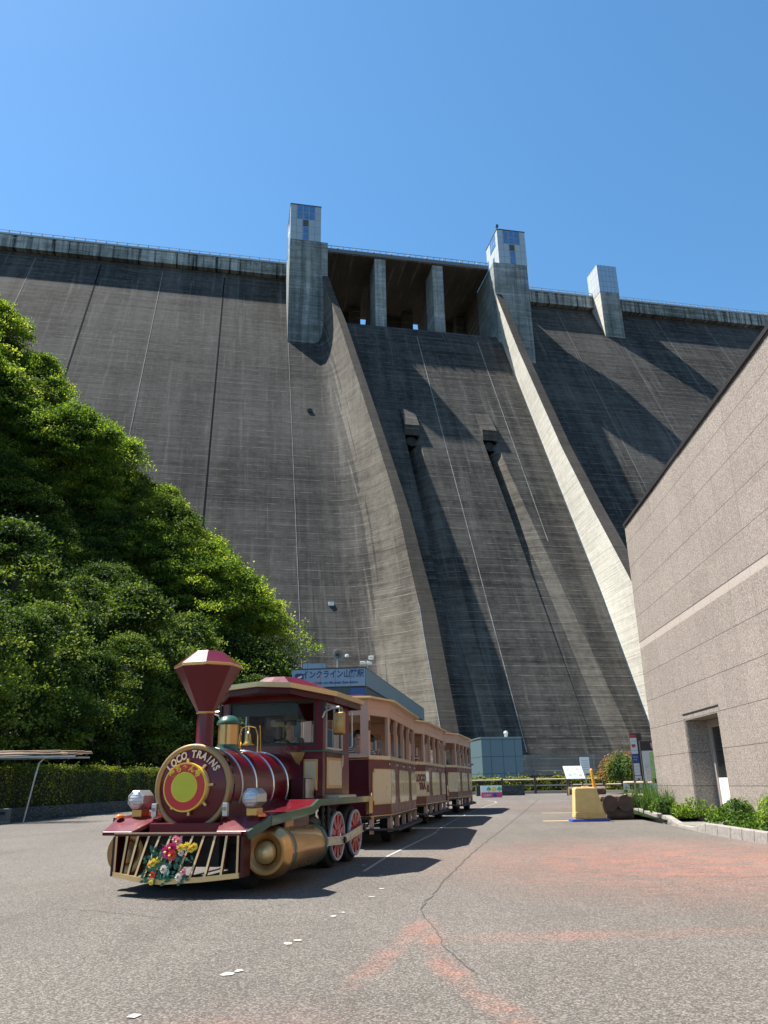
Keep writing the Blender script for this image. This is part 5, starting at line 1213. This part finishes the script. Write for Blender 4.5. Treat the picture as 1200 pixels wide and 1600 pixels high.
# flowers tied to the pilot
bq = empty("artificial_flowers", (0, 0, 0), 0, "bunch of pink, yellow and white artificial flowers tied to the locomotive's pilot bars", "flowers")
bq.location = LOC.location; bq.rotation_euler = LOC.rotation_euler
def flower(c, r, mat, n_, seed, parent, mat2):
    rr = random.Random(seed); f = MB(); c = Vector(c)
    for lay in range(4):
        for k in range(n_):
            a = 2*pi*k/n_ + lay*.4 + rr.uniform(-.1, .1); el = radians(8 + 24*lay); L = r*(1 - .17*lay)
            d = Vector((cos(a)*cos(el), -sin(el), sin(a)*cos(el))); s_ = Vector((-sin(a), 0, cos(a)))*L*.28
            p = c + Vector((0, -.006*lay, 0)); f.add([p, p + d*L*.6 - s_, p + d*L, p + d*L*.6 + s_], [(0, 1, 2, 3)])
    o = f.build("flower", mat, parent); MB().lathe([(r*.18, -.012*4), (r*.12, -.07), (.001, -.075)], (c.x, c.y, c.z), 'y', 8).build("flower_centre", mat2, o); return o
FM = [simple("petal_magenta", (.62,.03,.22), .5), simple("petal_red", (.80,.09,.06), .5), simple("petal_yellow", (.80,.68,.10), .5), simple("petal_white", (.78,.66,.62), .5), simple("petal_pink", (.75,.30,.38), .5)]
M_fl = simple("plastic_leaf", (.02,.14,.09), .4, var=.4, nscale=20)
for i, (x, z, r, m) in enumerate([(-.07, .43, .085, 0), (.0, .40, .07, 1), (-.02, .47, .07, 0), (.05, .53, .06, 4), (-.00, .55, .05, 4), (.10, .47, .055, 2), (.18, .48, .06, 2), (.24, .46, .05, 2), (.28, .48, .05, 2), (-.22, .33, .055, 2), (-.26, .31, .045, 2), (-.17, .36, .04, 2), (-.07, .27, .055, 3), (-.20, .22, .045, 1), (.15, .20, .05, 3), (.12, .42, .04, 3), (.20, .25, .04, 4), (-.20, .15, .035, 2)]):
    flower((x*.85+.02, -.70 - (.585-z)*.34, z), r*.88, FM[m], 12, i, bq, FM[2] if m != 2 else FM[1])
rr = random.Random(8); f = MB()
for i in range(150):
    x = rr.gauss(-.05, .11); z = rr.uniform(.14, .46); c = Vector((x, -.68 - (.585-z)*.34 + rr.uniform(-.03, .03), z)); a = rr.uniform(0, 2*pi); d = Vector((cos(a), rr.uniform(-.5, .2), sin(a))).normalized()*rr.uniform(.04, .075); s_ = d.cross(Vector((0, 1, .3))).normalized()*.017
    f.add([c, c + d*.5 - s_, c + d, c + d*.5 + s_], [(0, 1, 2, 3)])
f.build("leaves", M_fl, bq)
f = MB()
for i in range(8): f.tube([(rr.uniform(-.2, .3), -.69, .5), (rr.uniform(-.2, .3), -.75, .32), (rr.uniform(-.2, .25), -.80, .17)], .004, 5)
f.build("wire_stems", M_blk, bq)

# ---------------------------------------------------------------- carriages
def outline(e=0.0, y0=0.0, y1=5.7): 
    w = .87+e; n_ = .60+e*.7; a = [(n_, y0-e), (w, .85-e*.3), (w, 4.85+e*.3), (n_, y1+e)]
    return a + [(-x, y) for x, y in a[::-1]]
def wallseg(f, a, b, z0, z1, th=.035, off=0.0, t0=0., t1=1.):
    ax, ay = a; bx_, by = b; L_ = sqrt((bx_-ax)**2+(by-ay)**2); dx, dy = (bx_-ax)/L_, (by-ay)/L_; nx, ny = dy, -dx
    p0 = (ax+dx*L_*t0+nx*off, ay+dy*L_*t0+ny*off); p1 = (ax+dx*L_*t1+nx*off, ay+dy*L_*t1+ny*off); q0 = (p0[0]-nx*th, p0[1]-ny*th); q1 = (p1[0]-nx*th, p1[1]-ny*th)
    f.add([(*p0, z0), (*p1, z0), (*q1, z0), (*q0, z0), (*p0, z1), (*p1, z1), (*q1, z1), (*q0, z1)], [(0,3,2,1),(4,5,6,7),(0,1,5,4),(1,2,6,5),(2,3,7,6),(3,0,4,7)])
def plate(name, a, b, t0, t1, z0, z1, off, mat, parent, notch=(1,1)):
    """notched cartouche on the wall a-b between fractions t0 and t1"""
    ax, ay = a; bx_, by = b; L_ = sqrt((bx_-ax)**2+(by-ay)**2); dx, dy = (bx_-ax)/L_, (by-ay)/L_; nx, ny = dy, -dx
    s0, s1 = t0*L_, t1*L_; k = .05; P_ = []
    if notch[0]: P_ += [(s0+k*1.3, z0), ]
    else: P_ += [(s0, z0)]
    if notch[1]: P_ += [(s1-k*1.3, z0), (s1-k*1.1, z0+k), (s1-.01, z0+k*1.4), (s1, (z0+z1)/2), (s1-.01, z1-k*1.4), (s1-k*1.1, z1-k), (s1-k*1.3, z1)]
    else: P_ += [(s1, z0), (s1, z1)]
    if notch[0]: P_ += [(s0+k*1.3, z1), (s0+k*1.1, z1-k), (s0+.01, z1-k*1.4), (s0, (z0+z1)/2), (s0+.01, z0+k*1.4), (s0+k*1.1, z0+k)]
    else: P_ += [(s0, z1)]
    f = MB(); n_ = len(P_)
    vs = [(ax+dx*s+nx*off, ay+dy*s+ny*off, z) for s, z in P_] + [(ax+dx*s+nx*(off-.006), ay+dy*s+ny*(off-.006), z) for s, z in P_]
    f.add(vs, [list(range(n_)), list(range(n_, 2*n_))[::-1]] + [(i, n_+i, n_+(i+1) % n_, (i+1) % n_) for i in range(n_)])
    return f.build(name, mat, parent, recalc=True)
def carriage():
    c = empty("passenger_carriage", (0, 0, 0)); o = outline()
    f = MB(); f.prism(o, .44, .50); f.box(-.35, .35, .3, 5.4, .34, .44); f.build("chassis", M_blk, c)
    f = MB(); f.prism(outline(-.05), .50, .56); f.build("floor", M_seat, c)
    segs = []   # wall segments anticlockwise as seen from above on the right side
    R = [o[0], o[1], o[2], o[3]]
    doorsR = [(R[0], R[1], 0., 1.)] + [(R[1], R[2], k/4, (k+1)/4) for k in range(4)] + [(R[2], R[3], 0., 1.)]
    Lf = [(-x, y) for x, y in R]
    for side, S_ in ((1, R), (-1, Lf)):
        ds = [(S_[0], S_[1], 0., 1.)] + [(S_[1], S_[2], k/4, (k+1)/4) for k in range(4)] + [(S_[2], S_[3], 0., 1.)]
        doors = []
        for (a, b, t0, t1) in ds:
            L_ = sqrt((b[0]-a[0])**2+(b[1]-a[1])**2); e = .008/L_
            A, B, u0, u1 = (a, b, t0+e, t1-e) if side > 0 else (b, a, 1-t1+e, 1-t0-e)
            f = MB(); wallseg(f, A, B, .50, 1.45, .035, 0., u0, u1); d_ = f.build("door", M_marp, c, bevel=.004); doors.append((d_, A, B, u0, u1))
            wallf = MB(); w_ = .075/L_
            wallseg(wallf, A, B, 1.52, 2.22, .06, 0., u0, u0+w_); wallf.build("window_post", M_tan, d_); wallf = MB(); wallseg(wallf, A, B, 1.52, 2.22, .06, 0., u1-w_, u1); wallf.build("window_post", M_tan, d_)
            f = MB(); m_ = (u0+u1)/2
            f = MB(); wallseg(f, A, B, 1.46, 1.52, .07, .012, u0, u1); f.build("window_sill", M_rim if False else M_cream, d_)
            f = MB(); wallseg(f, A, B, 1.36, 1.385, .02, .018, u1-w_*.9, u1-w_*.5); f.build("door_latch", M_chr, d_)
            f = MB(); wallseg(f, A, B, 1.95, 2.12, .03, .018, u0+w_*.2, u0+w_*.45); f.build("window_stay", M_blk, d_)
        z0, z1 = .70, 1.27
        specs = [(0, .16, 1., 1, 0), (1, 0., .55, 0, 1), (2, .12, 1., 1, 0), (3, 0., .62, 0, 1), (4, .1, 1., 1, 0), (5, 0., .5, 0, 1)]
        for k, t0, t1, n0, n1 in specs:
            d_, A, B, u0, u1 = doors[k]; w_ = u1-u0
            if side > 0: a0, a1, nn = u0+w_*t0, u0+w_*t1, (n0, n1)
            else: a0, a1, nn = u1-w_*t1, u1-w_*t0, (n1, n0)
            g_ = .02/ sqrt((B[0]-A[0])**2+(B[1]-A[1])**2)
            plate("cartouche_border", A, B, a0-(g_ if nn[0] else 0), a1+(g_ if nn[1] else 0), z0-.02, z1+.02, .008, M_gold, d_, nn); plate("cartouche", A, B, a0, a1, z0, z1, .012, M_cream, d_, nn)
    # end walls
    for (a, b), y in (((Lf[0], R[0]), 0), ((R[3], Lf[3]), 1)):
        f = MB(); wallseg(f, a, b, .50, 1.48, .035); e_ = f.build("end_wall", M_mard, c); 
        f = MB(); wallseg(f, a, b, 1.48, 1.54, .06, .01); wallseg(f, a, b, 1.54, 2.22, .05, 0, 0, .12); wallseg(f, a, b, 1.54, 2.22, .05, 0, .88, 1.); wallseg(f, a, b, 1.54, 2.22, .05, 0, .45, .55); wallseg(f, a, b, 2.22, 2.5, .04); f.build("end_window_frame", M_tan, e_)
        f = MB(); wallseg(f, a, b, .98, .995, .03, .006); f.build("moulding", M_mar, e_)
    f = MB(); poly_ = outline(); 
    for i in range(len(poly_)):
        a, b = poly_[i], poly_[(i+1) % len(poly_)]
        if abs(a[1]-b[1]) < .01: continue
        wallseg(f, a, b, 2.22, 2.50, .04); wallseg(f, a, b, 2.22, 2.24, .05, .01); wallseg(f, a, b, 2.36, 2.372, .03, .008)
    f.build("header", M_tan, c)
    f = MB()
    for i in range(len(poly_)):
        a, b = poly_[i], poly_[(i+1) % len(poly_)]; wallseg(f, a, b, 1.445, 1.46, .04, .02); wallseg(f, a, b, .485, .50, .04, .018)
    f.build("gold_moulding", M_gold, c)
    q = outline(.13); n_ = len(q)
    f = MB(); f.prism(q, 2.50, 2.54); rf = f.build("roof", M_goldl, c, bevel=.008)
    f = MB(); q1 = outline(.10); q2 = [(x*.55, 2.85+(y-2.85)*.75) for x, y in outline()]; f.add([(x, y, 2.542) for x, y in q1] + [(x, y, 2.66) for x, y in q2], [(i, (i+1) % n_, n_+(i+1) % n_, n_+i) for i in range(n_)] + [list(range(n_, 2*n_))]); f.build("roof_top", M_mar, rf, recalc=True)
    f = MB(); f.prism(outline(-.06), 2.46, 2.495); f.build("ceiling", M_tand, rf)
    for k in range(5):
        y = .55 + k*1.02; f = MB(); f.box(-.72, .72, y+.30, y+.70, .56, 1.02); f.box(-.72, .72, y+.68, y+.76, 1.02, 1.52); f.build("bench_seat", M_tand, c, bevel=.015)
    for s_ in (-1, 1):
        pts_ = [(s_*.66, .02, .26), (s_*.90, .80, .22), (s_*.92, 1.0, .21), (s_*.92, 4.7, .21), (s_*.90, 4.9, .22), (s_*.66, 5.68, .26)]
        f = MB()
        for p0, p1 in zip(pts_, pts_[1:]):
            w = .10; f.add([(p0[0]-w, p0[1], p0[2]), (p0[0]+w, p0[1], p0[2]), (p1[0]+w, p1[1], p1[2]), (p1[0]-w, p1[1], p1[2]), (p0[0]-w, p0[1], p0[2]+.04), (p0[0]+w, p0[1], p0[2]+.04), (p1[0]+w, p1[1], p1[2]+.04), (p1[0]-w, p1[1], p1[2]+.04)], [(0,3,2,1),(4,5,6,7),(0,1,5,4),(1,2,6,5),(2,3,7,6),(3,0,4,7)])
        f.build("running_board", M_seat, c, recalc=True, bevel=.008)
        for y in (.12, .85, 1.0, 1.85, 2.85, 3.85, 4.7, 4.85, 5.55):
            x = .87 if .8 < y < 4.9 else .66; f = MB(); a, b = sorted((s_*(x-.07), s_*(x-.0))); f.box(a, b, y-.04, y+.04, .20, .485); f.build("step_post", M_tan, c)
        for y in (1.42, 4.28):
            f = MB(); f.smooth = True; a, b = sorted((s_*.60, s_*.80)); f.lathe([(.10, a), (.27, a), (.295, a+.03), (.3, (a+b)/2), (.295, b-.03), (.27, b), (.16, b-.02)], (0, y, .30), 'x', 28); w_ = f.build("wheel", M_rub, c)
            f = MB(); f.smooth = True; f.lathe([(.165, s_*.79), (.15, s_*.77), (.07, s_*.78), (.06, s_*.83), (.001, s_*.835)], (0, y, .30), 'x', 20); f.build("hub", M_chr, w_)
    f = MB(); f.tube([(0, -.55, .38), (0, .3, .38)], .035, 8); f.cyl((0, -.55, .32), (0, -.55, .44), .06, n=12); f.build("coupling", M_blk, c)
    f = MB(); f.tube([(.62, -.02, .9), (.66, -.10, .88), (.66, -.10, .55), (.62, -.02, .5)], .014, 8); f.build("end_rail", M_chr, c)
    return c
CP = [((.03, 15.4), 8.5, "leading"), ((.95, 21.35), 11.0, "middle"), ((2.30, 27.7), 12.5, "rear")]
proto = carriage(); cars = []
for i, ((x, y), az, nm) in enumerate(CP):
    o = proto if i == 0 else copy_tree(proto)
    a = radians(az); r_d = (sin(a), cos(a)); q_ = (cos(a), -sin(a)); ox, oy = x - q_[0]*.87 - r_d[0]*.85, y - q_[1]*.87 - r_d[1]*.85
    o.location = (ox, oy, gz(ox, oy+2.5)); o.rotation_euler = (0, 0, -a)
    tag(o, ["first carriage directly behind the locomotive, maroon with plain cream panels under pinkish tan window posts", "middle carriage of the train, its cream side panel lettered LOCO TRAINS", "last carriage of the train, nearest to the dam, with a plain cream panel"][i], "carriage", "carriages of the road train"); cars.append(o)
# lettering on the middle carriage
cm = cars[1]; M_ml = simple("maroon_lettering", (.12,.01,.015), .4)
dch = [k for k in kids(cm) if k.name.startswith("door")]
A, B = outline()[0], outline()[1]; L_ = sqrt((B[0]-A[0])**2+(B[1]-A[1])**2); d_ = ((B[0]-A[0])/L_, (B[1]-A[1])/L_, 0)
text_part("lettering", "LOCO", .235, M_ml, cm, frame((A[0]+d_[0]*.56+.022*d_[1], A[1]+d_[1]*.56-.022*d_[0], 1.12), d_, (0,0,1)), offset=.012, sx=.85)
text_part("lettering", "TRA", .225, M_ml, cm, frame((A[0]+d_[0]*.66+.022*d_[1], A[1]+d_[1]*.66-.022*d_[0], .92), d_, (0,0,1)), offset=.012, sx=.85)
text_part("lettering", "INS", .225, M_ml, cm, frame((.892, 1.10, .86), (0,1,0), (0,0,1)), offset=.012, sx=.8)

# ---------------------------------------------------------------- people
def person(loc, rz, label, shirt, trousers, hair, scale=1.0, hat=None, arms=None, headturn=0., lean=0.):
    P0 = empty("person", loc, rz, label, "person"); P0.scale = (scale,)*3
    def skin(name, V, E, R_, mat, sub=2):
        me = bpy.data.meshes.new(name); me.from_pydata(V, E, []); me.materials.append(mat); o = bpy.data.objects.new(name, me); COL.objects.link(o); o.parent = P0
        m = o.modifiers.new('skin', 'SKIN'); m.use_smooth_shade = True
        for i, r in enumerate(R_): 
            rr_ = r if isinstance(r, tuple) else (r, r); me.skin_vertices[0].data[i].radius = rr_
        me.skin_vertices[0].data[0].use_root = True
        s_ = o.modifiers.new('sub', 'SUBSURF'); s_.levels = sub; s_.render_levels = sub; return o
    el = arms or [(-.27, -.10, .30, -.20, -.34, .30), (.27, -.10, .30, .20, -.34, .30)]
    V = [(0, 0, .10), (0, .01+lean*.2, .28), (0, lean*.6, .46), (0, lean*.8, .57), (0, lean-.015, .66), (0, lean-.02, .76), (0, lean-.01, .83), (0, lean-.115, .705)]; E = [(0,1),(1,2),(2,3),(3,4),(4,5),(5,6),(5,7)]; R_ = [(.135,.10), (.125,.085), (.135,.085), .050, .062, (.078,.088), .05, .016]
    for s_, a in zip((-1, 1), el):
        k = len(V); V += [(s_*.17, lean*.6, .50), (a[0], a[1]+lean, a[2]), (a[3], a[4]+lean, a[5])]; E += [(2,k),(k,k+1),(k+1,k+2)]; R_ += [.05, .036, (.026,.02)]
        hx, hy, hz = a[3], a[4]+lean, a[5]
        k2 = len(V); V.append((hx, hy-.055, hz)); E.append((k+2, k2)); R_.append((.034, .014))
        for q in range(4):
            b = len(V); fx = hx + (q-1.5)*.019; ln = (.028, .034, .031, .023)[q]; V += [(fx, hy-.095, hz-.004), (fx, hy-.095-ln, hz-.016), (fx, hy-.10-ln*1.4, hz-.034)]; E += [(k2, b), (b, b+1), (b+1, b+2)]; R_ += [.0092, .0086, .0074]
        b = len(V); V += [(hx - s_*.045, hy-.04, hz-.006), (hx - s_*.058, hy-.075, hz-.016)]; E += [(k+2, b), (b, b+1)]; R_ += [.011, .009]
    for s_ in (-1, 1):
        k = len(V); V += [(s_*.10, -.03, .08), (s_*.12, -.43, .12), (s_*.12, -.42, -.30), (s_*.12, -.56, -.34)]; E += [(0,k),(k,k+1),(k+1,k+2),(k+2,k+3)]; R_ += [.085, .06, .042, .036]
    sk = bpy.data.materials.get("skin") or simple("skin", (.52,.29,.19), .5, var=.06)
    body = skin("body", V, E, R_, sk)
    for s_ in (-1, 1): MB().lathe([(.001, -.011), (.009, -.004), (.011, .004)], (s_*.032, lean-.098, .752), 'y', 8).build("eye", bpy.data.materials["lamp_glass_dark"] if "lamp_glass_dark" in bpy.data.materials else simple("lamp_glass_dark", (.01,.008,.007), .2), P0)
    V = [(0, 0, .09), (0, .01+lean*.2, .28), (0, lean*.6, .46), (0, lean*.75, .53)]; E = [(0,1),(1,2),(2,3)]; R_ = [(.155,.12), (.148,.108), (.155,.105), (.07,.06)]
    for s_, a in zip((-1, 1), el): k = len(V); V += [(s_*.175, lean*.6, .50), (a[0]*.93, a[1]*.8+lean, .50+(a[2]-.5)*.8)]; E += [(2,k),(k,k+1)]; R_ += [.066, .056]
    skin("shirt", V, E, R_, shirt)
    V = [(0, .01, .08)]; E = []; R_ = [(.15, .12)]
    for s_ in (-1, 1): k = len(V); V += [(s_*.10, -.04, .08), (s_*.12, -.44, .115), (s_*.12, -.43, -.24)]; E += [(0,k),(k,k+1),(k+1,k+2)]; R_ += [.098, .075, .06]
    skin("trousers", V, E, R_, trousers)
    f = MB(); f.smooth = True; f.lathe([(.098*cos(a)+.0, .105*sin(a)) for a in [k*pi/16 for k in range(-2, 9)]], (0, lean+.012, .775), n=20); f.build("hair", hair, P0)
    if hat: f = MB(); f.smooth = True; f.lathe([(.24, .0), (.235, .012), (.115, .035), (.10, .11), (.06, .135), (.001, .14)], (0, lean, .80), n=28); f.build("hat", hat, P0)
    return P0
def stripes():
    t = NT("striped_shirt"); s_ = t.sep(t.obj()); ln = t.line(s_[2], .034, .016); t.set(col=t.mix(ln, (.035,.04,.06), (.62,.63,.62)), rough=.85); return t.mat
S_st = stripes(); S_dk = simple("black_shirt", (.02,.02,.024), .85); S_gr = simple("grey_green_shirt", (.10,.13,.12), .85); S_wh = simple("pale_shirt", (.55,.58,.62), .8); S_bl = simple("navy_trousers", (.03,.035,.05), .85)
H_bk = simple("black_hair", (.010,.008,.007), .5); H_hat = simple("straw_hat", (.22,.19,.14), .8); S_kh = simple("khaki_shirt", (.22,.20,.16), .85)
def in_frame(o, x, y, z): 
    a = o.rotation_euler[2]; return (o.location[0] + x*cos(a) - y*sin(a), o.location[1] + x*sin(a) + y*cos(a), o.location[2] + z)
def seat_in(car, x, y, z, turn, *a, **k): return person(in_frame(car, x, y, z), car.rotation_euler[2] + turn, *a, **k)
seat_in(LOC, -.05, 2.78, 1.20, 0, "locomotive driver in a wide-brimmed hat and khaki shirt holding the steering wheel", S_kh, S_bl, H_bk, hat=H_hat, arms=[(-.25, -.2, .34, -.14, -.42, .44), (.25, -.2, .34, .14, -.42, .44)])
seat_in(cars[0], .30, .62, 1.13, .2, "passenger in a blue and white striped shirt at the front of the first carriage", S_st, S_bl, H_bk, arms=[(-.24, -.1, .3, -.15, -.34, .3), (.34, -.12, .38, .36, -.36, .50)])
seat_in(cars[0], .35, 1.62, 1.1, -.5, "passenger in black in the first carriage behind the striped shirt", S_dk, S_bl, H_bk)
seat_in(cars[1], -.15, .80, 1.12, 0, "passenger in black on the far side of the middle carriage's front bench", S_dk, S_bl, H_bk)
seat_in(cars[1], .40, .85, 1.12, .2, "passenger in black leaning at the front window of the middle carriage", S_dk, S_bl, H_bk, arms=[(-.24, -.1, .3, -.15, -.34, .3), (.30, -.2, .48, .10, -.34, .50)])
seat_in(cars[2], .38, .70, 1.15, .1, "passenger in a grey-green shirt looking out of the last carriage's front window", S_gr, S_bl, H_bk)
seat_in(cars[2], .50, 4.62, 1.1, .3, "passenger in a pale shirt resting an elbow outside the last carriage's rear window", S_wh, S_bl, H_bk, arms=[(-.24, -.1, .3, -.15, -.34, .3), (.50, -.05, .52, .36, -.30, .53)])
